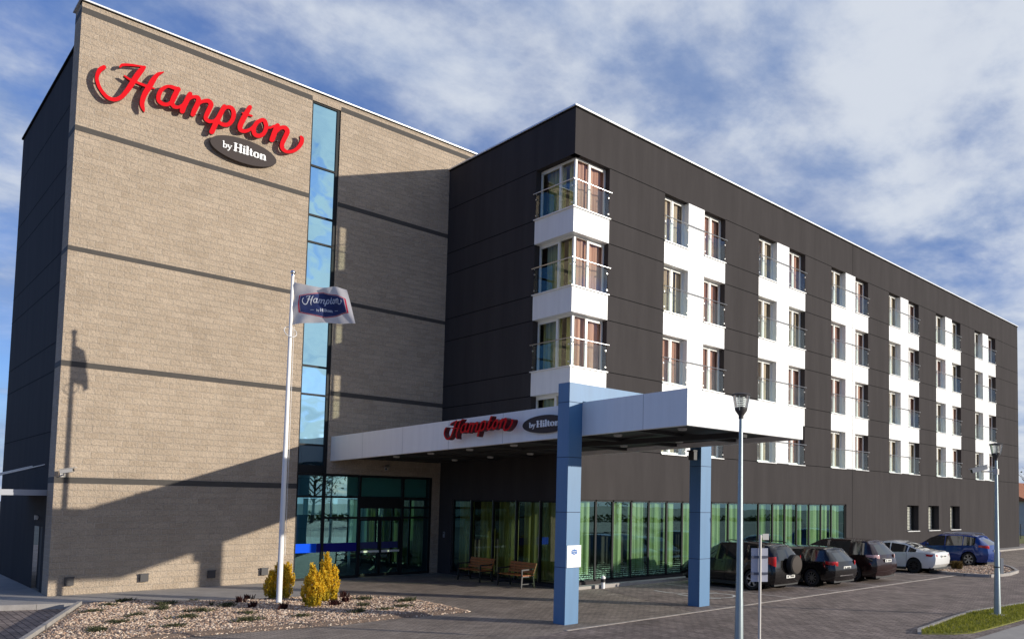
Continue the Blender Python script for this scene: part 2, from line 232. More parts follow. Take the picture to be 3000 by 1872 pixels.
def glass_mat(name, tint, gloss=(1, 1, 1), base=.08, top=.9, rough=0.0, frit=None, wave=0.0):
    """clear or tinted pane: a Fresnel-weighted mirror over a tinted see-through body"""
    m = bpy.data.materials.new(name); m.use_nodes = True; nt = m.node_tree; L = nt.links
    nt.nodes.clear()
    out = nt.nodes.new('ShaderNodeOutputMaterial')
    tr = nt.nodes.new('ShaderNodeBsdfTransparent'); tr.inputs[0].default_value = (*tint, 1)
    gl = nt.nodes.new('ShaderNodeBsdfGlossy'); gl.inputs[0].default_value = (*gloss, 1); gl.inputs['Roughness'].default_value = rough
    fr = nt.nodes.new('ShaderNodeFresnel'); fr.inputs['IOR'].default_value = 1.5
    mr = nt.nodes.new('ShaderNodeMapRange'); mr.inputs[1].default_value = .04; mr.inputs[2].default_value = 1; mr.inputs[3].default_value = base; mr.inputs[4].default_value = top
    L.new(fr.outputs[0], mr.inputs[0])
    mix = nt.nodes.new('ShaderNodeMixShader'); L.new(mr.outputs[0], mix.inputs[0]); L.new(tr.outputs[0], mix.inputs[1]); L.new(gl.outputs[0], mix.inputs[2])
    if wave:
        tc = nt.nodes.new('ShaderNodeTexCoord'); n = nt.nodes.new('ShaderNodeTexNoise'); n.inputs['Scale'].default_value = .8; n.inputs['Detail'].default_value = 1
        L.new(tc.outputs['Object'], n.inputs['Vector'])
        bp = nt.nodes.new('ShaderNodeBump'); bp.inputs['Strength'].default_value = wave; bp.inputs['Distance'].default_value = .02
        L.new(n.outputs['Fac'], bp.inputs['Height']); L.new(bp.outputs[0], gl.inputs['Normal']); L.new(bp.outputs[0], fr.inputs['Normal'])
    res = mix
    if frit:
        axis, ztop, col = frit
        tc = nt.nodes.new('ShaderNodeTexCoord'); sp = nt.nodes.new('ShaderNodeSeparateXYZ'); L.new(tc.outputs['Object'], sp.inputs[0])
        cb = nt.nodes.new('ShaderNodeCombineXYZ'); L.new(sp.outputs[axis], cb.inputs[0]); L.new(sp.outputs[2], cb.inputs[1])
        vo = nt.nodes.new('ShaderNodeTexVoronoi'); vo.voronoi_dimensions = '2D'; vo.inputs['Scale'].default_value = 13; vo.inputs['Randomness'].default_value = .25
        L.new(cb.outputs[0], vo.inputs['Vector'])
        h = nt.nodes.new('ShaderNodeMapRange'); h.inputs[1].default_value = .15; h.inputs[2].default_value = ztop; h.inputs[3].default_value = .38; h.inputs[4].default_value = .0
        L.new(sp.outputs[2], h.inputs[0])
        nz = nt.nodes.new('ShaderNodeTexNoise'); nz.inputs['Scale'].default_value = 6; L.new(tc.outputs['Object'], nz.inputs['Vector'])
        ns = nt.nodes.new('ShaderNodeMath'); ns.operation = 'MULTIPLY_ADD'; ns.inputs[1].default_value = .3; ns.inputs[2].default_value = -.15
        L.new(nz.outputs['Fac'], ns.inputs[0])
        ad = nt.nodes.new('ShaderNodeMath'); ad.operation = 'ADD'; L.new(h.outputs[0], ad.inputs[0]); L.new(ns.outputs[0], ad.inputs[1])
        lt = nt.nodes.new('ShaderNodeMath'); lt.operation = 'LESS_THAN'; L.new(vo.outputs['Distance'], lt.inputs[0]); L.new(ad.outputs[0], lt.inputs[1])
        lz = nt.nodes.new('ShaderNodeMath'); lz.operation = 'LESS_THAN'; L.new(sp.outputs[2], lz.inputs[0]); lz.inputs[1].default_value = ztop
        mu = nt.nodes.new('ShaderNodeMath'); mu.operation = 'MULTIPLY'; L.new(lt.outputs[0], mu.inputs[0]); L.new(lz.outputs[0], mu.inputs[1])
        df = nt.nodes.new('ShaderNodeBsdfDiffuse'); df.inputs[0].default_value = (*col, 1)
        m2 = nt.nodes.new('ShaderNodeMixShader'); L.new(mu.outputs[0], m2.inputs[0]); L.new(mix.outputs[0], m2.inputs[1]); L.new(df.outputs[0], m2.inputs[2])
        res = m2
    L.new(res.outputs[0], out.inputs[0])
    return m

def mirror_glass(name, col, dark, fac):
    m = bpy.data.materials.new(name); m.use_nodes = True; nt = m.node_tree; L = nt.links; nt.nodes.clear()
    out = nt.nodes.new('ShaderNodeOutputMaterial')
    d = nt.nodes.new('ShaderNodeBsdfDiffuse'); d.inputs[0].default_value = (*dark, 1)
    g = nt.nodes.new('ShaderNodeBsdfGlossy'); g.inputs[0].default_value = (*col, 1); g.inputs['Roughness'].default_value = .01
    tc = nt.nodes.new('ShaderNodeTexCoord'); n = nt.nodes.new('ShaderNodeTexNoise'); n.inputs['Scale'].default_value = .6; n.inputs['Detail'].default_value = 2
    L.new(tc.outputs['Object'], n.inputs['Vector'])
    bp = nt.nodes.new('ShaderNodeBump'); bp.inputs['Strength'].default_value = .5; bp.inputs['Distance'].default_value = .03
    L.new(n.outputs['Fac'], bp.inputs['Height']); L.new(bp.outputs[0], g.inputs['Normal'])
    x = nt.nodes.new('ShaderNodeMixShader'); x.inputs[0].default_value = fac
    L.new(d.outputs[0], x.inputs[1]); L.new(g.outputs[0], x.inputs[2]); L.new(x.outputs[0], out.inputs[0])
    return m

def cloth_mat(name, c1, c2, scale=9.0, transl=.45):
    """curtain fabric with vertical stripes of two tones"""
    m, nt, b = nm(name); L = nt.links
    tc = nt.nodes.new('ShaderNodeTexCoord'); mp = nt.nodes.new('ShaderNodeMapping'); mp.inputs['Scale'].default_value = (scale, scale, .15)
    L.new(tc.outputs['Object'], mp.inputs['Vector'])
    n = nt.nodes.new('ShaderNodeTexNoise'); n.inputs['Scale'].default_value = 1; n.inputs['Detail'].default_value = 4; L.new(mp.outputs[0], n.inputs['Vector'])
    r = nt.nodes.new('ShaderNodeValToRGB'); r.color_ramp.elements[0].position = .38; r.color_ramp.elements[1].position = .62
    r.color_ramp.elements[0].color = (*c1, 1); r.color_ramp.elements[1].color = (*c2, 1)
    L.new(n.outputs['Fac'], r.inputs[0]); L.new(r.outputs[0], b.inputs['Base Color'])
    b.inputs['Roughness'].default_value = .9; b.inputs['Specular IOR Level'].default_value = .1
    if transl:
        t = nt.nodes.new('ShaderNodeBsdfTranslucent'); L.new(r.outputs[0], t.inputs[0])
        x = nt.nodes.new('ShaderNodeMixShader'); x.inputs[0].default_value = transl
        o = nt.nodes['Material Output']
        L.new(b.outputs[0], x.inputs[1]); L.new(t.outputs[0], x.inputs[2]); L.new(x.outputs[0], o.inputs[0])
    return m

def island_mat(name, cols, rough=.8, transl=0.0, spec=.2, zblend=None):
    """every loose piece of the mesh (leaf, blade, pebble) gets a tone of its own"""
    m, nt, b = nm(name); L = nt.links
    g = nt.nodes.new('ShaderNodeNewGeometry'); r = nt.nodes.new('ShaderNodeValToRGB')
    while len(r.color_ramp.elements) < len(cols): r.color_ramp.elements.new(.5)
    for i, (e, c) in enumerate(zip(r.color_ramp.elements, cols)):
        e.position = i / max(1, len(cols) - 1); e.color = (*c, 1)
    L.new(g.outputs['Random Per Island'], r.inputs[0]); colout = r.outputs[0]
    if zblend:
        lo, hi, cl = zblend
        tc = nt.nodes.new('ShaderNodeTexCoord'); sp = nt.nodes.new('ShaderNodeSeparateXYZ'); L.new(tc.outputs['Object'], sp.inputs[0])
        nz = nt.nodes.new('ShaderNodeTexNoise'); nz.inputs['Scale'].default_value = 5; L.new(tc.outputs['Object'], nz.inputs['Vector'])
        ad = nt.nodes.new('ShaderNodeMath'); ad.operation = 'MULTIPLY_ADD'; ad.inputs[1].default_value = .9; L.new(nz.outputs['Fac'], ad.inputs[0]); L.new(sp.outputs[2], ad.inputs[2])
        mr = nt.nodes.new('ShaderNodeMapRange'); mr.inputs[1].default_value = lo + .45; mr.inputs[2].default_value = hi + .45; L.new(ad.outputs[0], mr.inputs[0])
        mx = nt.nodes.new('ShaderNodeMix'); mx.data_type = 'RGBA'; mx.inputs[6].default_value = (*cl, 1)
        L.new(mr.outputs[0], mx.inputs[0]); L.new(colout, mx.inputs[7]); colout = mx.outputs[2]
    L.new(colout, b.inputs['Base Color']); b.inputs['Roughness'].default_value = rough; b.inputs['Specular IOR Level'].default_value = spec
    if transl:
        t = nt.nodes.new('ShaderNodeBsdfTranslucent'); L.new(colout, t.inputs[0])
        x = nt.nodes.new('ShaderNodeMixShader'); x.inputs[0].default_value = transl; o = nt.nodes['Material Output']
        L.new(b.outputs[0], x.inputs[1]); L.new(t.outputs[0], x.inputs[2]); L.new(x.outputs[0], o.inputs[0])
    return m

M = dict(
    brick=brick_mat('split_face_block', (.485, .390, .292), (.425, .337, .248), (.53, .445, .35), .40, .2, .012, 'wall', bumpd=.05, noise=55, nb=1.3, stain=.1),
    band=P('dark_band_stone', (.062, .055, .048), .8, var=.12, vscale=4, bump=.3, bscale=30),
    clad=P('charcoal_cladding', (.054, .0490, .0485), .75, spec=.03, var=.13, vscale=1.6, streak=True),
    joint=P('joint_black', (.008, .008, .008), .9, spec=.1),
    white=P('white_panel', (.80, .80, .78), .45, var=.05, vscale=3.5, streak=True),
    wjoint=P('white_joint', (.42, .43, .42), .8),
    frame=P('white_window_frame', (.78, .78, .74), .35),
    coping=P('coping_metal', (.78, .78, .76), .35, .3),
    dframe=P('dark_aluminium', (.012, .014, .015), .55, spec=.2),
    steel=P('brushed_steel', (.55, .55, .54), .28, 1.0),
    pane=glass_mat('window_glass', (.92, .94, .92), base=.04, top=.5, wave=.05),
    bal=glass_mat('balustrade_glass', (.955, .985, .97), base=.002, top=.12),
    teal=glass_mat('teal_glass', (.40, .84, .80), (.50, .95, 1), base=.36, top=.95, wave=.12),
    green=glass_mat('green_glass', (.80, .94, .86), (.55, .95, 1), base=.20, top=.95, wave=.1, frit=(0, .95, (.35, .62, .45))),
    green2=glass_mat('green_glass_side', (.74, .80, .60), (.8, .95, .95), base=.10, top=.95, wave=.1),
    mirror=mirror_glass('strip_mirror_glass', (.56, .87, .93), (.02, .09, .12), .86),
    spandrel=mirror_glass('spandrel_glass', (.35, .5, .6), (.012, .035, .05), .35),
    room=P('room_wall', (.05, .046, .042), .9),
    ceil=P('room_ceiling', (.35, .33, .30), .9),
    cur_tan=cloth_mat('tan_curtain', (.58, .45, .31), (.72, .59, .43), 14, .2),
    cur_pink=cloth_mat('pink_brown_curtain', (.50, .25, .18), (.66, .40, .30), 10, .2),
    cur_yel=cloth_mat('yellow_green_curtain', (.42, .40, .10), (.62, .60, .26), 9, .3),
    cur_green=cloth_mat('green_curtain', (.20, .28, .11), (.52, .61, .36), 9, .25),
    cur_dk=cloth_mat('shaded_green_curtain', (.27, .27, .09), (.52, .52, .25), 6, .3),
    red=P('red_letter_face', (.62, .003, .010), .6, spec=.08),
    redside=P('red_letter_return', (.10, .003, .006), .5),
    signdark=P('oval_brown_grey', (.058, .046, .043), .6, spec=.12),
    signwhite=P('sign_white', (.85, .85, .83), .5),
    blue=P('blue_composite_panel', (.060, .172, .325), .5, spec=.6, var=.08, vscale=4, streak=True),
    bluejoint=P('blue_joint', (.02, .04, .08), .8),
    soffit=P('dark_soffit', (.035, .034, .034), .7, var=.2, vscale=1),
    lampoff=P('downlight_lens', (.5, .5, .48), .4),
    conc=P('kerb_concrete', (.36, .33, .30), .9, var=.15, vscale=3, bump=.3),
    pave=brick_mat('paver', (.365, .300, .242), (.262, .213, .173), (.10, .083, .07), .21, .105, .007, 'floor', bumpd=.012, noise=50, nb=.5, stain=.32, rot=.02),
    pave2=brick_mat('driveway_paver', (.300, .240, .206), (.200, .158, .136), (.075, .06, .052), .30, .15, .010, 'floor', bumpd=.014, noise=50, nb=.5, stain=.34, rot=math.pi / 2),
    slab=P('concrete_paving', (.36, .33, .295), .9, var=.16, vscale=1.6, bump=.25, bscale=20),
    soil=P('far_ground', (.10, .10, .075), .95, var=.3, vscale=.2),
    road=P('side_road', (.135, .115, .10), .92, var=.25, vscale=2, bump=.4, bscale=25),
    paint=P('road_paint', (.55, .54, .50), .8, var=.25, vscale=6),
    line=P('pale_kerb_line', (.44, .385, .33), .85, var=.25, vscale=5),
    gravelbase=P('gravel_base', (.20, .14, .10), .95, var=.3, vscale=25, bump=1, bscale=30),
    pebble=island_mat('pebbles', [(.15, .09, .06), (.56, .38, .26), (.40, .28, .19), (.78, .60, .44), (.28, .17, .12), (.85, .72, .56), (.50, .30, .20)], .85),
    tuft=island_mat('grey_green_blades', [(.05, .06, .03), (.10, .11, .05), (.07, .075, .04), (.15, .14, .07)], .8, .2),
    redplant=island_mat('dark_red_leaves', [(.03, .012, .010), (.07, .02, .018), (.045, .02, .015)], .7, .15),
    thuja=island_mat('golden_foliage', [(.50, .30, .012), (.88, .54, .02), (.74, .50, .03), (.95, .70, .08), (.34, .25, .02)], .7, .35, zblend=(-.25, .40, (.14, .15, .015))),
    grass=island_mat('verge_grass', [(.16, .19, .02), (.26, .27, .03), (.34, .32, .05), (.20, .22, .03)], .8, .3),
    grassbase=P('verge_soil', (.17, .17, .035), .95, var=.3, vscale=8),
    bark=P('bark', (.07, .05, .035), .9, var=.3, vscale=8),
    leaf=island_mat('tree_leaves', [(.04, .06, .02), (.07, .09, .025), (.10, .10, .03), (.05, .065, .03)], .7, .3),
    galv=P('galvanised_pole', (.30, .35, .36), .4, .5, var=.08, vscale=6),
    polewhite=P('white_pole_paint', (.80, .79, .77), .3),
    chrome=P('chrome', (.75, .75, .75), .12, 1.0),
    black=P('black_iron', (.012, .012, .013), .45),
    wood=P('orange_brown_wood', (.42, .135, .030), .45, var=.25, vscale=9),
    lampbox=P('dark_lamp_box', (.045, .04, .04), .5),
    camwhite=P('camera_housing', (.55, .52, .47), .5),
    grey=P('plain_grey', (.28, .29, .30), .6),
    signback=P('sign_back_grey', (.46, .47, .54), .5, .3),
    clampdk=P('sign_clamp', (.10, .11, .15), .5, .4),
    clearlamp=glass_mat('lamp_bowl', (.85, .88, .88), base=.12, top=.9),
    tyre=P('tyre_rubber', (.014, .014, .014), .85, bump=.2, bscale=60),
    rim=P('alloy_rim', (.42, .42, .43), .3, .9),
    rimdk=P('dark_alloy_rim', (.06, .06, .065), .35, .8),
    well=P('wheel_well', (.004, .004, .004), .95, spec=.05),
    carglass=P('car_glass', (.012, .016, .017), .04, spec=.8, coat=.5),
    tail=P('tail_lamp_red', (.42, .008, .012), .12, coat=.6),
    tailclear=P('tail_lamp_clear', (.55, .35, .35), .12, coat=.6),
    plate=P('number_plate', (.72, .71, .66), .5),
    platetxt=P('plate_characters', (.02, .02, .02), .6),
    car_black=P('black_car_paint', (.008, .007, .007), .14, coat=.6, spec=.4),
    car_maroon=P('dark_maroon_car_paint', (.018, .006, .006), .14, coat=.6, spec=.4),
    car_white=P('white_car_paint', (.72, .72, .70), .22, coat=.9),
    car_blue=P('blue_car_paint', (.005, .038, .21), .18, .2, coat=.7),
    plastic=P('black_bumper_plastic', (.015, .015, .016), .6),
    cover=P('spare_wheel_cover', (.060, .050, .042), .7, spec=.2),
    flagw=cloth_mat('flag_white', (.62, .60, .62), (.72, .70, .71), 1.5, .35),
    flagnavy=P('flag_navy', (.020, .034, .125), .8, var=.25, vscale=3),
    flagred=P('flag_red', (.55, .012, .05), .8),
    flagtext=P('flag_text', (.62, .64, .70), .8),
    logoblue=P('logo_blue', (.01, .13, .42), .5),
    tileroof=P('orange_roof', (.34, .12, .05), .8, var=.2, vscale=3),
    plaster=P('pale_render', (.60, .58, .53), .9, var=.08, vscale=.8),
    door=P('dark_door', (.012, .013, .018), .5),
    awning=P('awning_metal', (.36, .37, .40), .5, .2),
    cream=P('art_mount', (.55, .52, .45), .7),
)

# ------------------------------------------------------------------ the hotel
hotel = empty('hotel', (0, 0, 0), label='five storey hotel, beige block tower joined to a charcoal wing with white window bays', cat='building')
XE = 45.08; HD = 17.3; HT = 18.46
SILL = [13.66, 10.785, 7.885, 5.03]; WH = 1.94
G0, GP, GW = 4.72, 6.361, 3.885
WIN = [(0, 1.45), (2.465, 3.885)]
CX, CY = 1.70, 2.26        # corner window: extent along the long front and along the side

def wall(mb, us, vs, opens, pt, matf, skip=lambda u, v: False):
    us = sorted(set(round(u, 4) for u in us)); vs = sorted(set(round(v, 4) for v in vs))
    for a, b in zip(us[:-1], us[1:]):
        for c, d in zip(vs[:-1], vs[1:]):
            u, v = (a + b) / 2, (c + d) / 2
            if any(o[0] < u < o[1] and o[2] < v < o[3] for o in opens): continue
            k = matf(u, v)
            if k is None: continue
            mb.face([pt(a, c), pt(b, c), pt(b, d), pt(a, d)], k)

def reveal(mb, o, pt3, dep, ml=0, mr=0, mt=0, mbm=0, sides='lrtb'):
    a, b, c, d = o
    if 'l' in sides: mb.face([pt3(a, c, 0), pt3(a, d, 0), pt3(a, d, dep), pt3(a, c, dep)], ml)
    if 'r' in sides: mb.face([pt3(b, c, 0), pt3(b, c, dep), pt3(b, d, dep), pt3(b, d, 0)], mr)
    if 't' in sides: mb.face([pt3(a, d, 0), pt3(b, d, 0), pt3(b, d, dep), pt3(a, d, dep)], mt)
    if 'b' in sides: mb.face([pt3(a, c, 0), pt3(a, c, dep), pt3(b, c, dep), pt3(b, c, 0)], mbm)

ptY = lambda u, v, d=0: (u, d, v)            # long front, facing -y
ptX = lambda u, v, d=0: (d, u, v)            # side front, facing -x
GZ0, GZ1 = .20, 3.14                         # ground-floor glazing
opens = []; white_cells = []
for k in range(6):
    g = G0 + k * GP
    for a, b in WIN:
        for z in SILL: opens.append((g + a, g + b, z, z + WH))
corner_o = [(0, CX, z, z + WH) for z in SILL]
smallw = [(26.08, 27.58, 1.61, 3.14), (28.97, 30.50, 1.61, 3.14), (32.24, 33.75, 1.61, 3.14)]
shop = (0, 19.0, GZ0, GZ1)
allo = opens + corner_o + smallw + [shop]
def is_white(x, z):
    if SILL[3] < z < SILL[0] + WH:
        for k in range(6):
            if G0 + k * GP < x < G0 + k * GP + GW: return True
    if x < CX and SILL[3] + WH < z < SILL[0]: return True
    return False
us = [0, XE, 19.63, CX, 19.0] + [o[i] for o in opens + smallw for i in (0, 1)]
vs = [0, HD, GZ0, GZ1, 1.61] + [z for s in SILL for z in (s, s + WH)]
mb = MB()
wall(mb, us, vs, allo, ptY, lambda x, z: None if is_white(x, z) else 0)
# shadow joints of the cladding
lev = [z for s in SILL for z in (s, s + WH)]
zones = [(CX, G0)] + [(G0 + k * GP + GW, G0 + (k + 1) * GP) for k in range(5)] + [(G0 + 5 * GP + GW, XE)]
for z in lev:
    for a, b in zones:
        if b - a > .1: mb.box(a, b, -.003, .004, z - .016, z + .016, 1)
mb.box(19.615, 19.645, -.002, .004, .0, HD, 1)
for o in opens: # dark returns where the opening touches dark cladding
    top = abs(o[3] - (SILL[0] + WH)) < .01
    isl = any(abs(o[0] - (G0 + k * GP)) < .01 for k in range(6))
    reveal(mb, o, ptY, .3, sides=('l' if isl else 'r') + ('t' if top else ''))
for o in corner_o: reveal(mb, o, ptY, .3, sides='r' + ('t' if abs(o[3] - (SILL[0] + WH)) < .01 else ''))
for o in smallw: reveal(mb, o, ptY, .42, sides='lrt')
reveal(mb, shop, ptY, .12, sides='rt')
mb.face([(XE, 0, 0), (XE, 15, 0), (XE, 15, HD), (XE, 0, HD)], 0)
mb.face([(0, 15, 0), (0, 15, HD), (XE, 15, HD), (XE, 15, 0)], 0)
mb.build('cladding_wall', [M['clad'], M['joint']], hotel)
# side front under the canopy and above it
glz = (0, 7.46, .10, 3.08)
xo = [(0, CY, z, z + WH) for z in SILL] + [glz]
mb = MB()
wall(mb, [0, CY, D, 7.46], [0, .1, 3.08, HD] + lev, xo, ptX, lambda y, z: None if (y < CY and SILL[3] + WH < z < SILL[0]) else 0)
for z in lev: mb.box(-.003, .004, CY, D, z - .016, z + .016, 1)
for o in xo[:4]: reveal(mb, o, ptX, .3, sides='r' + ('t' if abs(o[3] - (SILL[0] + WH)) < .01 else ''))
reveal(mb, glz, ptX, .1, sides='rt')
o = mb.build('cladding_wall', [M['clad'], M['joint']], hotel)
# white panels: one mesh per bay
for k in range(6):
    g = G0 + k * GP; mb = MB()
    bo = [o for o in opens if g - .01 < o[0] < g + GW]
    wall(mb, [g, g + 1.45, g + 2.465, g + GW], lev, bo, lambda u, v: (u, -.002, v), lambda x, z: 0)
    mb.v = [(a, b, c) for a, b, c in mb.v]
    for o in bo:
        top = abs(o[3] - (SILL[0] + WH)) < .01
        isl = o[0] < g + .1
        reveal(mb, o, ptY, .28, sides=('r' if isl else 'l') + ('' if top else 't'))
    for x in (g + 1.45, g + 2.465):
        for i in range(3): mb.box(x - .006, x + .006, -.0045, .0, SILL[i + 1] + WH, SILL[i], 1)
    for i, z in enumerate(lev):
        if i not in (1,): mb.box(g + 1.46, g + 2.455, -.0045, 0, z - .006, z + .006, 1)
    mb.build('white_panel', [M['white'], M['wjoint']], hotel)
for i in range(3):          # white boxes that turn the corner
    z0, z1 = SILL[i + 1] + WH, SILL[i]; mb = MB()
    mb.box(-.02, CX, -.02, .3, z0, z1); mb.box(-.02, .3, .3, CY, z0, z1)
    mb.build('white_panel', M['white'], hotel)

# ---- windows of the long front
def win_frame(W, H, mul=.5):
    mb = MB(); d0, d1 = .27, .34; w = .065
    mb.box(0, w, d0, d1, 0, H); mb.box(W - w, W, d0, d1, 0, H); mb.box(w, W - w, d0, d1, 0, w); mb.box(w, W - w, d0, d1, H - w, H)
    c = W * mul
    mb.box(c - .055, c + .055, d0 - .012, d1, w, H - w)
    for a, b in ((w, c - .055), (c + .055, W - w)):
        mb.box(a, a + .035, d0 + .01, d1 - .01, w, H - w); mb.box(b - .035, b, d0 + .01, d1 - .01, w, H - w)
        mb.box(a + .035, b - .035, d0 + .01, d1 - .01, w, w + .04); mb.box(a + .035, b - .035, d0 + .01, d1 - .01, H - w - .04, H - w)
    mb.box(c - .075, c - .035, d0 - .04, d0 - .012, H * .5, H * .5 + .11, 1)
    return mb
def win_pane(W, H):
    mb = MB(); mb.face([(.06, .305, .06), (W - .06, .305, .06), (W - .06, .305, H - .06), (.06, .305, H - .06)]); return mb
def curtain_mb(u0, u1, z0, z1, d, amp=.035, f=9.0, ph=0, pt=lambda u, d, z: (u, d, z)):
    n = max(6, int((u1 - u0) * 26)); mb = MB(); rows = []
    for z in (z0, z0 + (z1 - z0) * .5, z1):
        row = []
        for i in range(n + 1):
            u = u0 + (u1 - u0) * i / n
            row.append(pt(u, d + amp * (math.sin(u * f * 2.1 + ph) + .45 * math.sin(u * f * 4.7 + ph * 2)), z))
        rows.append(row)
    mb.grid(rows); return mb
def sill_mb(W, dz=.035):
    mb = MB(); mb.box(-.015, W + .015, -.065, .27, -dz, -.004); return mb

def proto(name, mb, mat, smooth=None):
    o = mb.build(name, mat, None, smooth); me = o.data; bpy.data.objects.remove(o); return me
fr_me = {}; cur_me = {}
Ws = {'a': 1.45, 'b': 1.42}
for key, W in Ws.items():
    fr_me[key] = (proto('window', win_frame(W, WH, .50), [M['frame'], M['steel']]), proto('pane', win_pane(W, WH), M['pane']), proto('sill', sill_mb(W), M['coping']))
    vs_ = []
    for mat, (a, b, c, e) in (('cur_tan', (.10, 1.16, 1.24, 1.66)), ('cur_pink', (.10, 1.12, 1.17, 1.55)), ('cur_pink', (.10, 1.22, 1.27, 1.62)), ('cur_tan', (.12, .98, 1.10, 1.75))):
        m1 = curtain_mb(a, b, .06, WH, .41, .025, ph=random.random() * 6); m2 = curtain_mb(c, e, .06, WH, .42, .025, ph=random.random() * 6)
        n = len(m1.v); m1.v += m2.v; m1.f += [tuple(i + n for i in f) for f in m2.f]; m1.m += m2.m
        vs_.append(proto('curtain', m1, M[mat], True))
    cur_me[key] = vs_
def obj(name, me, parent, loc=(0, 0, 0)):
    o = bpy.data.objects.new(name, me); o.location = loc; return link(o, parent)
for k in range(6):
    for j, z in enumerate(SILL):
        for i, (a, b) in enumerate(WIN):
            key = 'ab'[i]
            w = obj('window', fr_me[key][0], hotel, (G0 + k * GP + a, 0, z))
            obj('pane', fr_me[key][1], w); obj('sill', fr_me[key][2], w)
            obj('curtain', cur_me[key][0 if (i == 0 and (j in (0, 3) or k % 2)) else random.choice((1, 1, 2, 3))], w)
# balustrades: one per bay and floor
bm_ = MB()
bm_.tube([(-.02, -.055, 1.0), (GW + .09, -.055, 1.0)], .021, 8)
for x in (.03, 1.40, 2.50, 3.85):
    bm_.tube([(x, -.055, 1.0), (x, -.01, .97)], .012, 6)
    for z in (.16, .78): bm_.lathe([(0, -.045), (.028, -.045), (.028, .0), (0, .0)], (x, .02, z), 8, 0, 'y')
bal_me = proto('handrail', bm_, M['steel'], 40)
balp_me = []
for a, b in WIN:
    pm = MB(); pm.box(a + .015, b - .015, .0, .014, .02, .94); balp_me.append(proto('glass_panel', pm, M['bal']))
for k in range(6):
    for z in SILL:
        h = obj('handrail', bal_me, hotel, (G0 + k * GP, 0, z)); obj('glass_panel', balp_me[0], h); obj('glass_panel', balp_me[1], h)
# small ground-floor windows
for a, b, z0, z1 in smallw:
    mb = MB(); w = .06
    mb.box(a, a + w, .34, .42, z0, z1); mb.box(b - w, b, .34, .42, z0, z1); mb.box(a + w, b - w, .34, .42, z0, z0 + w); mb.box(a + w, b - w, .34, .42, z1 - w, z1)
    w_ = mb.build('window', M['dframe'], hotel)
    p = MB(); p.face([(a, .38, z0), (b, .38, z0), (b, .38, z1), (a, .38, z1)]); p.build('pane', M['pane'], w_)
    s = MB(); s.box(a - .05, b + .05, -.08, .34, z0 - .045, z0 - .003); s.build('sill', M['coping'], w_)
    c = MB()
    for i in range(15):
        z = z0 + .05 + i * (z1 - z0 - .1) / 15; c.box(a + .06, b - .06, .46, .475, z, z + .07)
    c.build('blind', M['plaster'], w_)
# corner windows
def corner_window(z):
    H = WH; r = .24; t = .07; mb = MB(); w = .065
    mb.box(r, r + .09, r, r + .09, z, z + H)                                     # corner post
    # long side (y = r)
    mb.box(CX - w, CX, r, r + t, z, z + H); mb.box(r + .09, CX - w, r, r + t, z, z + w); mb.box(r + .09, CX - w, r, r + t, z + H - w, z + H)
    c = r + .09 + (CX - r - .09) * .42; mb.box(c - .05, c + .05, r - .01, r + t, z + w, z + H - w)
    mb.box(c + .05, CX - w, r + .005, r + t - .01, z + H - w - .06, z + H - w)
    # short side (x = r)
    mb.box(r, r + t, CY - w, CY, z, z + H); mb.box(r, r + t, r + .09, CY - w, z, z + w); mb.box(r, r + t, r + .09, CY - w, z + H - w, z + H)
    c2 = r + .09 + (CY - r - .09) * .40; mb.box(r - .01, r + t, c2 - .05, c2 + .05, z + w, z + H - w)
    mb.box(r + .005, r + t - .01, c2 + .05, CY - w, z + H - w - .06, z + H - w)
    wo = mb.build('window', M['frame'], hotel)
    p = MB()
    p.face([(r + .08, r + .03, z + .05), (CX - .05, r + .03, z + .05), (CX - .05, r + .03, z + H - .05), (r + .08, r + .03, z + H - .05)])
    p.face([(r + .03, r + .08, z + .05), (r + .03, r + .08, z + H - .05), (r + .03, CY - .05, z + H - .05), (r + .03, CY - .05, z + .05)])
    p.build('pane', M['pane'], wo)
    s = MB(); s.box(-.09, CX + .02, -.09, r, z - .035, z - .003); s.box(-.09, r, r, CY + .02, z - .035, z - .003); s.build('sill', M['coping'], wo)
    ph = random.random() * 6
    curtain_mb(.5, 1.75, z + .05, z + H, .40, .025, ph=ph).build('curtain', M['cur_pink'], wo, True)
    cm = curtain_mb(1.15, 2.2, z + .05, z + H, .52, ph=ph + 1, pt=lambda u, d, q: (d, u, q))
    c3 = curtain_mb(.62, .88, z + .05, z + H, .52, ph=ph + 2, pt=lambda u, d, q: (d, u, q))
    n = len(cm.v); cm.v += c3.v; cm.f += [tuple(i + n for i in f) for f in c3.f]; cm.m += c3.m
    cm.build('curtain', M['cur_yel'], wo, True)
    h = MB(); zz = z + 1.0
    h.tube([(CX + .08, -.055, zz), (-.055, -.055, zz), (-.055, CY + .07, zz)], .021, 8)
    for x in (.06, CX - .05):
        for q in (.16, .78): h.lathe([(0, -.045), (.028, -.045), (.028, 0), (0, 0)], (x, .02, z + q), 8, 0, 'y')
        h.tube([(x, -.055, zz), (x, .0, zz - .04)], .012, 6)
    for y in (.12, CY - .05):
        for q in (.16, .78): h.lathe([(0, -.045), (.028, -.045), (.028, 0), (0, 0)], (.02, y, z + q), 8, 0, 'x')
        h.tube([(-.055, y, zz), (0, y, zz - .04)], .012, 6)
    ho = h.build('handrail', M['steel'], hotel, 40)
    g = MB(); g.box(.0, CX - .015, 0, .014, z + .02, z + .94); g.build('glass_panel', M['bal'], ho)
    g = MB(); g.box(0, .014, .02, CY - .015, z + .02, z + .94); g.build('glass_panel', M['bal'], ho)
for z in SILL: corner_window(z)

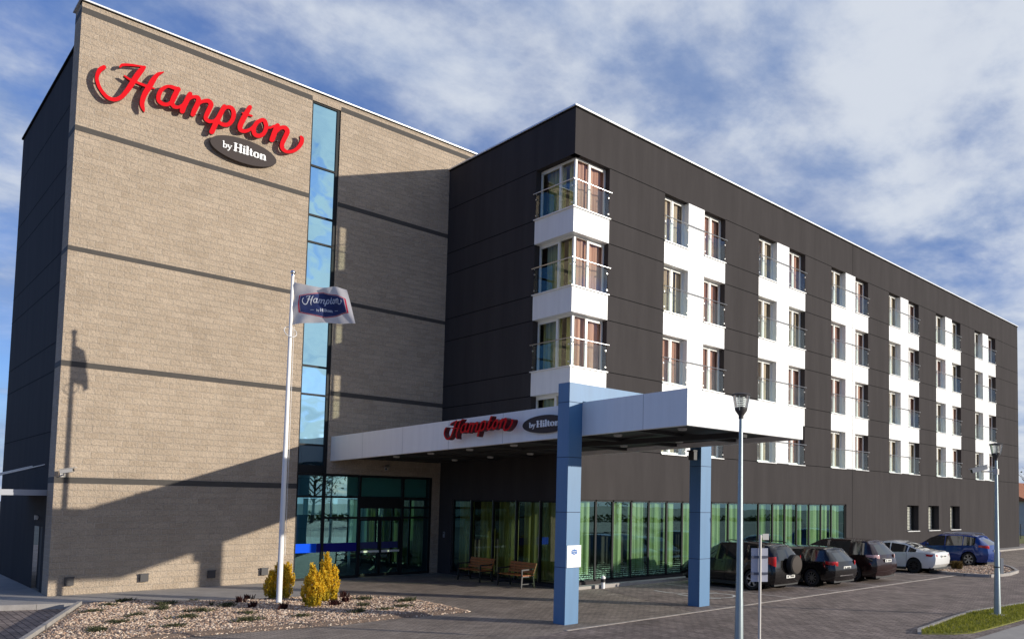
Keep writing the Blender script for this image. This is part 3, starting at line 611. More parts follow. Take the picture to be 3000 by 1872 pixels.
# ---- rooms behind the panes, floors and roof
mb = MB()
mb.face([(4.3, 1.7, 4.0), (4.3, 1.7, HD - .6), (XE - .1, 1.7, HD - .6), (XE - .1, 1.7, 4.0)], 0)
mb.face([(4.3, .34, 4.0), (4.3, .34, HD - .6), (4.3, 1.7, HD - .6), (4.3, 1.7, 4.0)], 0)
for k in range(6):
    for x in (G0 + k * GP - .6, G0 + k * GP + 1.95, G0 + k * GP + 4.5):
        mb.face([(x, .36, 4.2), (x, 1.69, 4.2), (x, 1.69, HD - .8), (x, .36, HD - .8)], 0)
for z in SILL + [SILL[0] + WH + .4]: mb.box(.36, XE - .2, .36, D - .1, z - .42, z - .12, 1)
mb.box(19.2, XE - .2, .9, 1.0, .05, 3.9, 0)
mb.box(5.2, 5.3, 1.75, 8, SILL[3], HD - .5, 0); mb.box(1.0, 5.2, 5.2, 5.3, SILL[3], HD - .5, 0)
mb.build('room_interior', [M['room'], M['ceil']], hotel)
mb = MB(); mb.box(.05, XE - .05, .05, 15, HD - .35, HD - .2); mb.build('light_block_roof', M['soffit'], hotel)  # unseen roof slab, added to keep light out from above
mb = MB()
mb.box(-.07, XE + .07, -.07, .25, HD + .045, HD + .10, 0); mb.box(-.03, XE + .03, -.03, .2, HD - .0, HD + .045, 1)
mb.box(-.07, .25, .25, D - .02, HD + .045, HD + .10, 0); mb.box(-.03, .2, .2, D - .02, HD, HD + .045, 1)
mb.box(XE - .25, XE + .07, .25, 15, HD + .045, HD + .10, 0)
mb.build('roof_coping', [M['coping'], M['joint']], hotel)
mb = MB()      # small vents on the roof near the tower
for x, y, h in ((2.2, 7.6, .75), (2.5, 7.9, .5)): mb.tube([(x, y, HD - .2), (x, y, HD + h)], .06, 8)
mb.build('roof_vent', M['steel'], hotel, 40)

# ---- ground-floor glazing on the long front
mull = [0.06, 1.40, 2.25, 3.2, 4.15, 5.17, 6.1, 7.0, 7.93, 9.1, 10.1, 11.3, 12.4, 13.4, 14.4, 15.5, 16.6, 17.6, 18.96]
gw = MB()
for x in mull: gw.box(x - .04, x + .04, .05, .13, GZ0, GZ1)
gw.box(.0, 19, .05, .13, GZ0 - .0, GZ0 + .06); gw.box(0, 19, .05, .13, GZ1 - .06, GZ1 - .001)
gw.box(-.02, 19, .02, .2, 0, GZ0 - .004, 1)
gl = gw.build('glazed_wall', [M['dframe'], M['soffit']], hotel)
for a, b in zip(mull[:-1], mull[1:]):
    p = MB(); p.face([(a + .03, .09, GZ0 + .03), (b - .03, .09, GZ0 + .03), (b - .03, .09, GZ1 - .03), (a + .03, .09, GZ1 - .03)]); p.build('pane', M['green'], gl)
for i, (a, b) in enumerate(zip(mull[:-1], mull[1:])):
    if i == 1 or i == 10: continue
    u0, u1 = a + .05, b + .02 - (.06 + .30 * ((i * 37) % 3) / 2)
    if i == 0: u0, u1 = .45, 1.22
    curtain_mb(u0, u1, .42, GZ1 - .02, .24, .05, 7, i * 1.3).build('curtain', M['cur_green'], gl, True)
    low = MB(); low.face([(a + .05, .55, .2), (b - .05, .55, .2), (b - .05, .55, .62), (a + .05, .55, .62)]); 
# side glazing under the canopy
ym = [.06, 1.58, 3.04, 4.56, 6.1, 7.42]
gw = MB()
for y in ym: gw.box(.04, .12, y - .045, y + .045, .1, 3.08); 
for y in ym[1:]: gw.box(.025, .04, y + .02, y + .035, .1, 3.08, 2)
gw.box(.04, .12, 0, 7.46, .1, .16); gw.box(.04, .12, 0, 7.46, 3.02, 3.079); gw.box(.015, .2, 0, 7.46, 0, .096, 1)
gs = gw.build('glazed_wall', [M['dframe'], M['soffit'], M['steel']], hotel)
for i, (a, b) in enumerate(zip(ym[:-1], ym[1:])):
    p = MB(); p.face([(.08, a + .03, .13), (.08, a + .03, 3.05), (.08, b - .03, 3.05), (.08, b - .03, .13)]); p.build('pane', M['green2'], gs)
    curtain_mb(a + .08, b - (.05, .25, .1, .3, .15)[i], .2, 3.04, .27, .05, 7, i * 1.7, pt=lambda u, d, z: (d, u, z)).build('curtain', M['cur_dk'], gs, True)
# restaurant behind the glazing
mb = MB()
mb.box(.3, 19, .3, 8.2, .02, .06, 0); mb.box(.3, 19, .3, 8.2, 3.3, 3.35, 1)
mb.box(.3, 19.1, 7.0, 7.1, .06, 3.3, 0); mb.box(19.05, 19.15, .14, 8.2, .06, 3.3, 0)
mb.build('restaurant_interior', [M['room'], M['ceil']], hotel)

# ---- the block tower
SX0, SX1 = -5.86, -4.77          # vertical strip of glass
PX1 = -.37                       # right end of the entrance glazing
ptT = lambda u, v, d=0: (u, D + d, v)
topen = [(SX0, SX1, 0, 18.15), (SX1, PX1, 0, 4.0)]
mb = MB()
wall(mb, [TL, SX0, SX1, PX1, 0], [0, 4.0, 18.15, HT], topen, ptT, lambda x, z: 0)
mb.face([(TL, D, 0), (TL, D, HT), (TL, D + .95, HT), (TL, D + .95, 0)], 0)
mb.face([(TL, D + .95, 4.05), (TL, D + .95, HT), (2.5, D + .95, HT), (2.5, D + .95, 4.05)], 0); mb.face([(TL, D + .95, 0), (TL, D + .95, 4.05), (SX0 - .66, D + .95, 4.05), (SX0 - .66, D + .95, 0)], 0); mb.face([(SX0 - .66, D + .2, 0), (SX0, D + .2, 0), (SX0, D + .2, 4.05), (SX0 - .66, D + .2, 4.05)], 0)
mb.face([(0, D, HD), (2.5, D, HD), (2.5, D, HT), (0, D, HT)], 0)
mb.face([(TL, D, HT), (2.5, D, HT), (2.5, D + .95, HT), (TL, D + .95, HT)], 0)
for x, sd in ((SX0, -1), (SX1, 1)):
    z0 = 0 if x == SX0 else 4.0
    mb.face([(x, D, z0), (x, D, 18.15), (x, D + .2, 18.15), (x, D + .2, z0)], 0)
mb.face([(SX1, D, 4.0), (PX1, D, 4.0), (PX1, D + .2, 4.0), (SX1, D + .2, 4.0)], 0)
mb.face([(SX0, D, 18.15), (SX1, D, 18.15), (SX1, D + .2, 18.15), (SX0, D + .2, 18.15)], 0)
mb.build('block_wall', M['brick'], hotel)
for z0, z1 in ((18.11, 18.305), (14.345, 14.52), (10.57, 10.72), (6.985, 7.157), (3.405, 3.59)):
    b = MB()
    b.box(TL - .004, SX0 - .003, D - .006, D + .05, z0, z1); b.box(TL - .004, TL + .05, D + .05, D + .955, z0, z1)
    if z0 > 4: b.box(SX1 + .003, 0 if z0 < HD else 2.5, D - .006, D + .05, z0, z1)
    b.build('dark_band', M['band'], hotel)
mb = MB()
mb.box(TL - .07, 2.5, D - .07, D + .3, HT + .035, HT + .085, 0); mb.box(TL - .02, 2.5, D - .02, D + .25, HT + .001, HT + .035, 1)
mb.box(TL - .07, TL + .2, D + .3, D + 1.02, HT + .035, HT + .085, 0)
mb.build('roof_coping', [M['coping'], M['joint']], hotel)
# rear volume clad in dark panels
YB = 19.15; x0 = TL + .05
mb = MB()
wall(mb, [D + .95, YB, 10.2, 11.55], [0, 2.03, HD + .05], [(10.2, 11.55, 0, 2.03)], lambda u, v: (x0, u, v), lambda y, z: 0)
mb.face([(x0, YB, 4.1), (x0, YB, HD), (2.5, YB, HD), (2.5, YB, 4.1)], 0)
mb.face([(x0, D + .95, HD), (2.5, D + .95, HD), (2.5, YB, HD), (x0, YB, HD)], 0)  # unseen roof face, added to shut out sun and sky
for z in lev: mb.box(x0 - .003, x0 + .004, D + .955, YB, z - .016, z + .016, 1)
mb.box(x0 - .05, x0 + .1, D + .955, YB + .05, HD + .06, HD + .13, 1)
mb.build('cladding_wall', [M['clad'], M['joint']], hotel)
mb = MB(); mb.box(x0 + .12, x0 + .18, 10.2, 11.55, 0, 2.03); dr = mb.build('door', M['door'], hotel)
mb = MB(); mb.box(x0 + .06, x0 + .12, 10.3, 10.42, 1.0, 1.03); mb.build('handle', M['steel'], dr)
# glass strip
sy = D + .10
st = MB()
tr = [4.04, 5.06, 6.95, 8.02, 9.86, 10.88, 12.73, 13.76, 15.66, 18.12]
for x in (SX0 + .03, SX1 - .05): st.box(x - (.03 if x < -5 else .07), x + (.03 if x < -5 else .05), sy - .05, sy + .05, 3.98, 18.15)
for z in tr: st.box(SX0 + .06, SX1 - .12, sy - .045, sy + .045, z - .035, z + .035)
st.box(SX0 + .06, SX1 - .12, sy - .03, sy + .05, 4.075, 4.30)
so = st.build('glass_strip', M['dframe'], hotel)
for a, b in zip(tr[:-1], tr[1:]):
    p = MB(); p.face([(SX0 + .05, sy, a + .03), (SX1 - .1, sy, a + .03), (SX1 - .1, sy, b - .03), (SX0 + .05, sy, b - .03)])
    p.build('pane', M['spandrel'] if a < 4.5 else M['mirror'], so)
# entrance glazing
ey = D + .12
ef = MB(); fx = [SX0 + .03, -4.81, -3.42, -1.61, PX1 - .03]
for x in fx: ef.box(x - .045, x + .045, ey - .06, ey + .06, 0, 3.98)
hz = {0: [.05, 3.12, 3.95], 1: [.05, 2.32, 3.12, 3.95], 2: [2.32, 2.73, 3.08, 3.95], 3: [.05, 2.32, 2.73, 3.1, 3.95]}
for i in range(4):
    a, b = fx[i] + .045, fx[i + 1] - .045
    for z in hz[i]: ef.box(a, b, ey - .045, ey + .045, z - .04, z + .04)
ef.box(fx[2] + .045, fx[3] - .045, ey - .05, ey + .05, 2.76, 3.04)
en = ef.build('entrance_glazing', M['dframe'], hotel)
for i in (0, 1, 3):
    a, b = fx[i] + .03, fx[i + 1] - .03
    p = MB(); p.face([(a, ey, .06), (b, ey, .06), (b, ey, 3.93), (a, ey, 3.93)]); p.build('pane', M['teal'], en)
p = MB(); p.face([(fx[2], ey, 2.35), (fx[3], ey, 2.35), (fx[3], ey, 3.93), (fx[2], ey, 3.93)]); p.build('pane', M['teal'], en)
b = MB()
b.box(fx[0] + .05, fx[1] - .2, ey - .008, ey - .003, 1.02, 1.36, 0)
b.box(fx[1] - .19, fx[2] - .05, ey - .008, ey - .003, 1.02, 1.36, 1)
b.build('blue_film_band', [P('bright_blue_film', (.004, .085, .75), .6, spec=.05), P('deep_blue_film', (.014, .016, .20), .6, spec=.1)], en)
mid = (fx[2] + fx[3]) / 2
for a, b_ in ((fx[2] + .05, mid - .01), (mid + .01, fx[3] - .05)):
    f = MB(); y0, y1 = ey + .02, ey + .08
    f.box(a, a + .06, y0, y1, .02, 2.27); f.box(b_ - .06, b_, y0, y1, .02, 2.27); f.box(a + .06, b_ - .06, y0, y1, .02, .12); f.box(a + .06, b_ - .06, y0, y1, 2.2, 2.27)
    do = f.build('door', M['dframe'], hotel)
    p = MB(); p.face([(a + .05, ey + .05, .1), (b_ - .05, ey + .05, .1), (b_ - .05, ey + .05, 2.22), (a + .05, ey + .05, 2.22)]); p.build('pane', M['teal'], do)
    h = MB(); h.box(a + .05, b_ - .05, ey - .06, ey - .02, .95, 1.03); h.build('handle', M['coping'], do)
    q = MB(); q.box(a + .07, b_ - .07, ey + .035, ey + .04, 1.1, 1.36); q.build('blue_film_band', P('navy_film', (.012, .02, .13), .4), do)
mb = MB(); mb.face([(PX1, D + .02, 0), (0, D + .02, 0), (0, D + .02, 4.0), (PX1, D + .02, 4.0)]); mb.build('cladding_wall', M['clad'], hotel)
# lobby seen through the entrance glass
mb = MB(); ly = D + .96
mb.box(SX0 - .6, -.2, D + .2, D + 6, .005, .03, 0); mb.box(SX0 - .6, -.2, D + .2, D + 6, 3.98, 4.02, 1)
mb.box(SX0 - .65, SX0 - .6, D + .2, D + 6, .03, 3.98, 0); mb.box(-.25, -.2, D + .25, D + 6, .03, 3.98, 0)
for a, b in ((SX0 - .6, -5.6), (-3.9, -3.5), (-2.3, -1.9)): mb.box(a, b, D + 5.9, D + 6, .03, 3.98, 0)
mb.box(SX0 - .6, -.25, D + 5.9, D + 6, 3.1, 3.98, 0)
mb.box(-5.0, -2.9, D + 2.1, D + 2.2, .03, 2.4, 0); mb.box(-1.9, -.3, D + 3.4, D + 4.0, .03, 1.05, 0)
mb.build('lobby_interior', [M['room'], M['ceil']], hotel)
lc = cloth_mat('lobby_curtain', (.45, .6, .52), (.8, .88, .8), 6, .75)
for a, b in ((-5.5, -4.6), (-3.3, -2.5), (-1.75, -.35)): curtain_mb(a, b, .3, 3.05, D + 5.75, .06, 6, a).build('curtain', lc, hotel, True)
mb = MB(); mb.box(-4.3, -.5, ey + .12, ey + .15, 3.16, 3.9); mb.build('blind', M['plaster'], en)  # pale sheet added behind the upper panes to lighten them
for x in (-4.4, -3.5):
    f = MB(); f.box(x, x + .5, D + 2.06, D + 2.095, 1.2, 1.85, 0); f.box(x + .14, x + .36, D + 2.05, D + 2.06, 1.36, 1.68, 1)
    f.build('framed_picture', [M['cream'], M['grey']], hotel)

# ------------------------------------------------------------------ signs
xs_ = [p[0] for l in SCRIPT for p in l]; zs_ = [p[1] for l in SCRIPT for p in l]
SN = [[((x - min(xs_)) / (max(xs_) - min(xs_)), (z - min(zs_)) / (max(xs_) - min(xs_))) for x, z in l] for l in SCRIPT]   # width 1
def ellipse(cx, cz, a, b, n=48): return [(cx + a * math.cos(2 * math.pi * i / n), cz + b * math.sin(2 * math.pi * i / n)) for i in range(n)]

sg = empty('script_sign', (-9.4, D, 16.2), label='large red script lettering raised off the beige tower wall, upper left', cat='sign')
mb = MB(); add_filled(mb, SCRIPT, .12, lambda u, v, w: (u, D - .22 - w, v), 0, 1); mb.build('script_letters', [M['red'], M['redside']], sg)
for x, z in ((-12.48, 16.0), (-11.3, 16.3), (-10.6, 16.2), (-9.6, 16.1), (-8.7, 16.0), (-7.8, 16.15), (-7.1, 16.05)):
    mb = MB(); mb.tube([(x, D - .16, z), (x, D + .01, z)], .02, 6); mb.build('stud', M['black'], sg)
og = empty('oval_sign', (-8.2, D, 15.26), label='brown grey oval plate with white serif words on the beige tower below the red script', cat='sign')
mb = MB(); add_filled(mb, [ellipse(-8.2, 15.255, 1.075, .43)], .12, lambda u, v, w: (u, D - .16 - w, v)); mb.build('oval_plate', M['signdark'], og)
sc = 1.41 / 4.13
mb = MB(); add_filled(mb, [[(-8.895 + a * sc, 15.155 + b * .285) for a, b in l] for l in SERIF], .02, lambda u, v, w: (u, D - .235 - w, v)); mb.build('lettering', M['signwhite'], og)

# ------------------------------------------------------------------ entrance canopy
XF = -4.66; YF = -9.8
cano = empty('entrance_canopy', (XF, 0, 0), label='white entrance canopy projecting from the tower on two tall blue columns', cat='canopy')
zb = lambda y: 4.48 + (D - y) / 18.27 * .32
zt = lambda y: 5.41 + (D - y) / 18.27 * .225
def fas(mb, x0, x1, ya, yb):
    A = [(x0, ya, zb(ya)), (x1, ya, zb(ya)), (x1, yb, zb(yb)), (x0, yb, zb(yb)), (x0, ya, zt(ya)), (x1, ya, zt(ya)), (x1, yb, zt(yb)), (x0, yb, zt(yb))]
    for q in ((0, 3, 2, 1), (4, 5, 6, 7), (0, 1, 5, 4), (1, 2, 6, 5), (2, 3, 7, 6), (3, 0, 4, 7)): mb.face([A[i] for i in q], 0)
mb = MB()
fas(mb, XF, XF + .12, YF, D - .002)
fas(mb, XF + .12, -.12, YF, YF + .12)
fas(mb, -.12, -.005, YF, -.07)
for y in (5.862, 2.99, .123, -2.74, -5.6, -8.4):
    if y > -5.7 or True: mb.box(XF - .002, XF + .01, y - .008, y + .008, zb(y) + .002, zt(y) - .002, 1)
for x in (-2.33,): mb.box(x - .006, x + .006, YF - .002, YF + .01, zb(YF) + .002, zt(YF) - .002, 1)
mb.build('fascia', [M['white'], M['wjoint']], cano)
mb = MB()
q = lambda x, y, dz: (x, y, zb(y) + dz)
mb.face([q(XF + .12, YF + .12, .14), q(-.12, YF + .12, .14), q(-.12, D - .01, .14), q(XF + .12, D - .01, .14)])
mb.face([(XF + .12, YF + .12, zt(YF) - .1), (-.12, YF + .12, zt(YF) - .1), (-.12, D - .01, zt(D) - .1), (XF + .12, D - .01, zt(D) - .1)], 1)  # unseen top face, made pale to bounce sunlight onto the block wall
for y in (6.6, 4.2, 1.8, -.6, -3.0, -5.2, -7.5): mb.box(XF + .12, -.12, y - .11, y + .11, zb(y) + .06, zb(y) + .14)
mb.box(-2.45, -2.3, YF + .12, D - .02, zb(0) + .06, zb(0) + .2)
mb.build('soffit', [M['soffit'], M['plaster']], cano)
for y in (5.4, 3.0, .6, -1.8, -4.1, -6.4, -8.7):
    for x in (-3.6, -1.2):
        z = zb(y) + .09; m_ = MB(); m_.lathe([(0, 0), (.10, 0), (.115, .03), (.115, .06)], (x, y, z - .05), 16); m_.build('downlight', M['lampoff'], cano, 40)
for xa, xb in ((-5.09, XF), (-.005, .46)):
    c = MB(); c.box(xa, xb, -6.2, -5.75, 0, 6.06)
    for z in (1.41, 2.79, 4.17, 5.565):
        c.box(xa - .002, xb + .002, -6.202, -5.748, z - .008, z + .008, 1)
    c.build('column', [M['blue'], M['bluejoint']], cano)
c = MB(); c.box(XF, -.005, -6.198, -5.752, 5.62, 6.058); c.box(-2.34, -2.32, -6.201, -5.75, 5.62, 6.06, 1); c.build('beam', [M['blue'], M['bluejoint']], cano)
for xa in (-.10,):
    m_ = MB(); m_.box(xa - .14, xa, -6.12, -5.9, 4.35, 4.6); m_.box(xa - .2, xa - .02, -6.15, -5.87, 4.6, 4.64); m_.build('floodlight', M['black'], cano)
# plate on the near column
pl = empty('notice_plate', (XF - .22, -6.2, 1.7), label='white notice plate with a small blue hexagon emblem on the near blue column', cat='sign')
mb = MB(); mb.box(-5.07, -4.62, -6.215, -6.203, 1.41, 1.96); mb.build('plate', M['signwhite'], pl)
hx = lambda cx, cz, w, h: [(cx - w, cz - h * .55), (cx, cz - h), (cx + w, cz - h * .55), (cx + w, cz + h * .55), (cx, cz + h), (cx - w, cz + h * .55)]
mb = MB(); mb.face([(x, -6.218, z) for x, z in hx(-4.845, 1.795, .105, .085)], 0); mb.face([(x, -6.2195, z) for x, z in hx(-4.845, 1.795, .092, .073)], 1)
add_filled(mb, [[(-4.925 + a * .16, 1.785 + b * .16) for a, b in l] for l in SN], 0, lambda u, v, w: (u, -6.221, v), 2, 2)
add_filled(mb, [[(-4.88 + a * .017, 1.752 + b * .02) for a, b in l] for l in SERIF], 0, lambda u, v, w: (u, -6.221, v), 2, 2)
mb.box(-4.98, -4.72, -6.217, -6.2155, 1.585, 1.589, 3); mb.box(-5.03, -4.99, -6.217, -6.2155, 1.46, 1.468, 3)
mb.build('emblem', [M['signwhite'], M['logoblue'], M['signwhite'], M['grey']], pl)
# canopy signs, facing -x
cs = empty('script_sign', (XF, -1.9, 5.05), label='smaller red script lettering standing off the white canopy edge', cat='sign')
W_ = 3.55; HS = 2.35
def csf(u, v, w): 
    y = -.15 - u * W_
    return (XF - .26 - w, y, zb(y) + .22 + v * HS)
mb = MB(); add_filled(mb, SN, .16, csf, 0, 1); mb.build('script_letters', [M['red'], M['redside']], cs)
for y in (-.6, -1.4, -2.2, -3.0):
    mb = MB(); mb.tube([(XF - .19, y, zb(y) + .45), (XF + .01, y, zb(y) + .45)], .02, 6); mb.build('stud', M['black'], cs)
co = empty('oval_sign', (XF, -5, 5.1), label='dark oval plate with white serif words on the white canopy edge beside the blue column', cat='sign')
mb = MB(); add_filled(mb, [ellipse(0, 0, .95, .24)], .08, lambda u, v, w: (XF - .06 - w, -4.75 - u, 5.115 + v)); mb.build('oval_plate', M['signdark'], co)
sc = 1.30 / 4.13
mb = MB(); add_filled(mb, [[(-.62 + a * sc, -.075 + b * .17) for a, b in l] for l in SERIF], .02, lambda u, v, w: (XF - .112 - w, -4.75 - u, 5.115 + v)); mb.build('lettering', M['signwhite'], co)

# ------------------------------------------------------------------ ground
def struct(o): o['kind'] = 'structure'; return o
mb = MB(); mb.face([(-400, -400, -.30), (500, -400, -.30), (500, 500, -.30), (-400, 500, -.30)]); struct(mb.build('ground', M['soil']))
mb = MB(); mb.face([(-80, -80, -.14), (-10, -80, -.14), (-10, 12, -.14), (-80, 12, -.14)]); struct(mb.build('side_road', M['pave2']))
FC = [(-12.55, 6.25), (-14.2, 6.97), (-30, 13.8), (-30, 40), (110, 40), (110, -70), (-37.6, -70), (-14.67, -.77)]
mb = MB(); mb.prism(FC, -.29, 0, 0, 1); struct(mb.build('forecourt', [M['pave'], M['conc']]))
# darker driveway lying in front of the pale line
mb = MB(); mb.face([(-30, -60, .004), (100, -60, .004), (100, -6.92, .004), (-5.7, -6.92, .004), (-9.5, -7.6, .004), (-14, -11, .004), (-30, -30, .004)]); struct(mb.build('driveway', M['pave2']))
mb = MB(); mb.face([(-.9, -6.8, .004), (17.4, -6.8, .004), (17.4, -.95, .004), (2.7, -.95, .004), (.9, -.95, .004)]); struct(mb.build('parking_bay', M['pave2']))
mb = MB()
x = -5.6
while x < 17.3:
    mb.box(x, x + .985, -6.93, -6.81, -.05, .012); x += 1.0
struct(mb.build('kerb_line', M['line']))
mb = MB(); mb.box(17.0, 60, -.95, 0, -.05, .10); mb.box(2.65, 17, -.07 - .35, -.0, -.05, .10); mb.box(-.02, 2.65, -.42, 0, -.05, .10)
struct(mb.build('pavement', M['slab']))
mb = MB(); mb.box(.9, 2.6, -.54, -.425, -.05, .13); mb.box(2.6, 60, -.54, -.425, -.05, .13) if False else None
struct(mb.build('kerb', M['conc']))
# concrete walk along the tower
mb = MB(); mb.prism([(-12.9, D), (-12.6, 6.33), (-11.6, 6.1), (-10.5, 5.0), (-9.3, 4.3), (-7.7, 3.9), (-6.4, 3.4), (-5.6, 5.2), (-5.4, D)], -.02, .004); struct(mb.build('walkway', M['slab']))
mb = MB(); mb.prism([(-14.2, 6.99), (-12.6, 6.33), (-12.9, D), (-12.9, 20), (-30, 24), (-30, 13.8)], -.02, .005); struct(mb.build('walkway', M['slab']))
mb = MB()
def kerb(mb, pts, w, z0, z1, seg=1.0):
    for a, b in zip(pts[:-1], pts[1:]):
        a = Vector(a); b = Vector(b); L = (b - a).length; n = max(1, round(L / seg)); d = (b - a) / n; g = d.normalized() * .005
        for i in range(n):
            p, q_ = a + d * i + g, a + d * (i + 1) - g
            mb.bar((p.x, p.y, (z0 + z1) / 2), (q_.x, q_.y, (z0 + z1) / 2), w, z1 - z0)
kerb(mb, [(-12.6, 6.2), (-14.25, 6.9), (-30, 13.7)], .15, -.28, .012)
struct(mb.build('kerb', M['conc']))
# gravel bed
BED = [(-12.6, 5.5), (-11.592, 5.77), (-10.569, 4.551), (-9.371, 3.82), (-7.784, 3.447), (-6.577, 2.873), (-5.78, 2.182), (-5.246, 1.238), (-5.285, -.74), (-5.48, -2.74), (-7.461, -2.45), (-9.022, -2.6), (-11.39, -2.1), (-12.963, -1.964), (-15.1, -2.1)]
def inpoly(x, y, P):
    c = False; j = len(P) - 1
    for i in range(len(P)):
        if (P[i][1] > y) != (P[j][1] > y) and x < (P[j][0] - P[i][0]) * (y - P[i][1]) / (P[j][1] - P[i][1]) + P[i][0]: c = not c
        j = i
    return c
def edged(x, y, P):
    d = 9
    for i in range(len(P)):
        a = P[i]; b = P[(i + 1) % len(P)]; dx, dy = b[0] - a[0], b[1] - a[1]
        t = max(0, min(1, ((x - a[0]) * dx + (y - a[1]) * dy) / (dx * dx + dy * dy)))
        d = min(d, math.hypot(x - a[0] - dx * t, y - a[1] - dy * t))
    return d
inner = []
cxb = sum(p[0] for p in BED) / len(BED); cyb = sum(p[1] for p in BED) / len(BED)
for x, y in BED: inner.append((x + (cxb - x) * .06, y + (cyb - y) * .06))
mb = MB(); mb.face([(x, y, .07) for x, y in inner])
for i in range(len(BED)):
    j = (i + 1) % len(BED); mb.face([(*BED[i], .004), (*BED[j], .004), (*inner[j], .07), (*inner[i], .07)])
bedo = mb.build('gravel_bed', M['gravelbase']); struct(bedo)
def pebbles(name, P, n, zf, s0, s1, mat):
    mb = MB(); xs = [p[0] for p in P]; ys = [p[1] for p in P]; k = 0
    while k < n:
        x = random.uniform(min(xs), max(xs)); y = random.uniform(min(ys), max(ys))
        if not inpoly(x, y, P): continue
        k += 1; s = random.uniform(s0, s1); z = zf(x, y); a = random.random() * 6.28; e = random.uniform(.6, 1.5)
        ca, sa = math.cos(a) * s, math.sin(a) * s; h = s * random.uniform(.5, .9)
        t = [(x + ca * e, y + sa * e, z), (x - sa / e, y + ca / e, z + random.uniform(-.2, .3) * s), (x - ca * e, y - sa * e, z), (x + sa / e, y - ca / e, z + random.uniform(-.2, .3) * s)]
        c = (x + random.uniform(-.3, .3) * s, y + random.uniform(-.3, .3) * s, z + h)
        nb = len(mb.v); mb.v += t + [c]
        for i in range(4): mb.f.append((nb + i, nb + (i + 1) % 4, nb + 4)); mb.m.append(0)
    o = mb.build(name, mat); o['kind'] = 'stuff'; return o
zbed = lambda x, y: .004 + .066 * min(1, edged(x, y, BED) / .3)
pebbles('gravel', BED, 17000, zbed, .013, .036, M['pebble'])
mb = MB(); kerb(mb, [(-12.62, 5.75), (-14.75, -.75), (-23.3, -26.6)], .10, -.28, .10); struct(mb.build('kerb', M['conc']))

# ---- low plants in the gravel
def blades(n, r, h, mat, name, spread=1.0, w=.012):
    mb = MB()
    cs_ = [(random.gauss(0, .55) * r, random.gauss(0, .45) * r, random.uniform(.25, .6)) for _ in range(7)]
    for _ in range(n):
        c_ = random.choice(cs_); a = random.random() * 6.283; q = r * c_[2] * random.random(); x, y = c_[0] + q * math.cos(a), c_[1] + q * math.sin(a) * .8
        dx, dy = math.cos(a + random.uniform(-.9, .9)) * spread * r * .5, math.sin(a + random.uniform(-.9, .9)) * spread * r * .5
        hh = h * random.uniform(.35, 1); b = random.random() * 3.14; wx, wy = w * math.cos(b), w * math.sin(b)
        nb = len(mb.v)
        mb.v += [(x - wx, y - wy, 0), (x + wx, y + wy, 0), (x + dx * .5 + wx, y + dy * .5 + wy, hh * .7), (x + dx * .5 - wx, y + dy * .5 - wy, hh * .7), (x + dx, y + dy, hh)]
        mb.f += [(nb, nb + 1, nb + 2, nb + 3), (nb + 3, nb + 2, nb + 4)]; mb.m += [0, 0]
    return proto(name, mb, mat)
tuft_me = [blades(190, .24, .11, M['tuft'], 'grass_tuft', .8, .008) for _ in range(3)]
TUFTS = [(-11.677, 5.218), (-12.236, 4.403), (-11.002, 3.625), (-12.745, 3.358), (-11.488, 2.667), (-12.143, 1.791), (-10.781, 1.591), (-12.821, .837), (-11.422, .544), (-10.059, .417), (-10.606, -.825), (-12.111, -.732), (-13.371, -.264), (-9.331, -.929), (-10.096, 2.299), (-10.254, 4.3), (-6.628, 1.349), (-7.277, .071), (-5.942, .072), (-6.52, -.886), (-8.025, -1.064), (-7.257, -1.2)]
for i, (x, y) in enumerate(TUFTS):
    o = obj('grass_tuft', tuft_me[i % 3], None, (x, y, zbed(x, y))); o.rotation_euler.z = i * 1.9; o.scale = [(1, 1, 1), (.75, .8, .8), (1.2, 1.1, 1.1), (.9, 1.1, .7)][i % 4]
    tag(o, 'low grey green tuft growing in the brown gravel bed', 'plant', 'low tufts in the gravel bed')
red_me = [blades(90, .10, .20, M['redplant'], 'red_shrub', 1.0, .012) for _ in range(2)]
for i, (x, y) in enumerate([(-8.975, 3.7), (-9.597, 1.57), (-9.139, .66), (-7.796, .572), (-6.783, 2.278), (-7.216, 1.162), (-9.474, 2.874)]):
    o = obj('red_shrub', red_me[i % 2], None, (x, y, zbed(x, y))); o.rotation_euler.z = i
    tag(o, 'small dark red seedling shrub in the gravel around the flagpole', 'plant', 'dark red seedlings in the gravel bed')

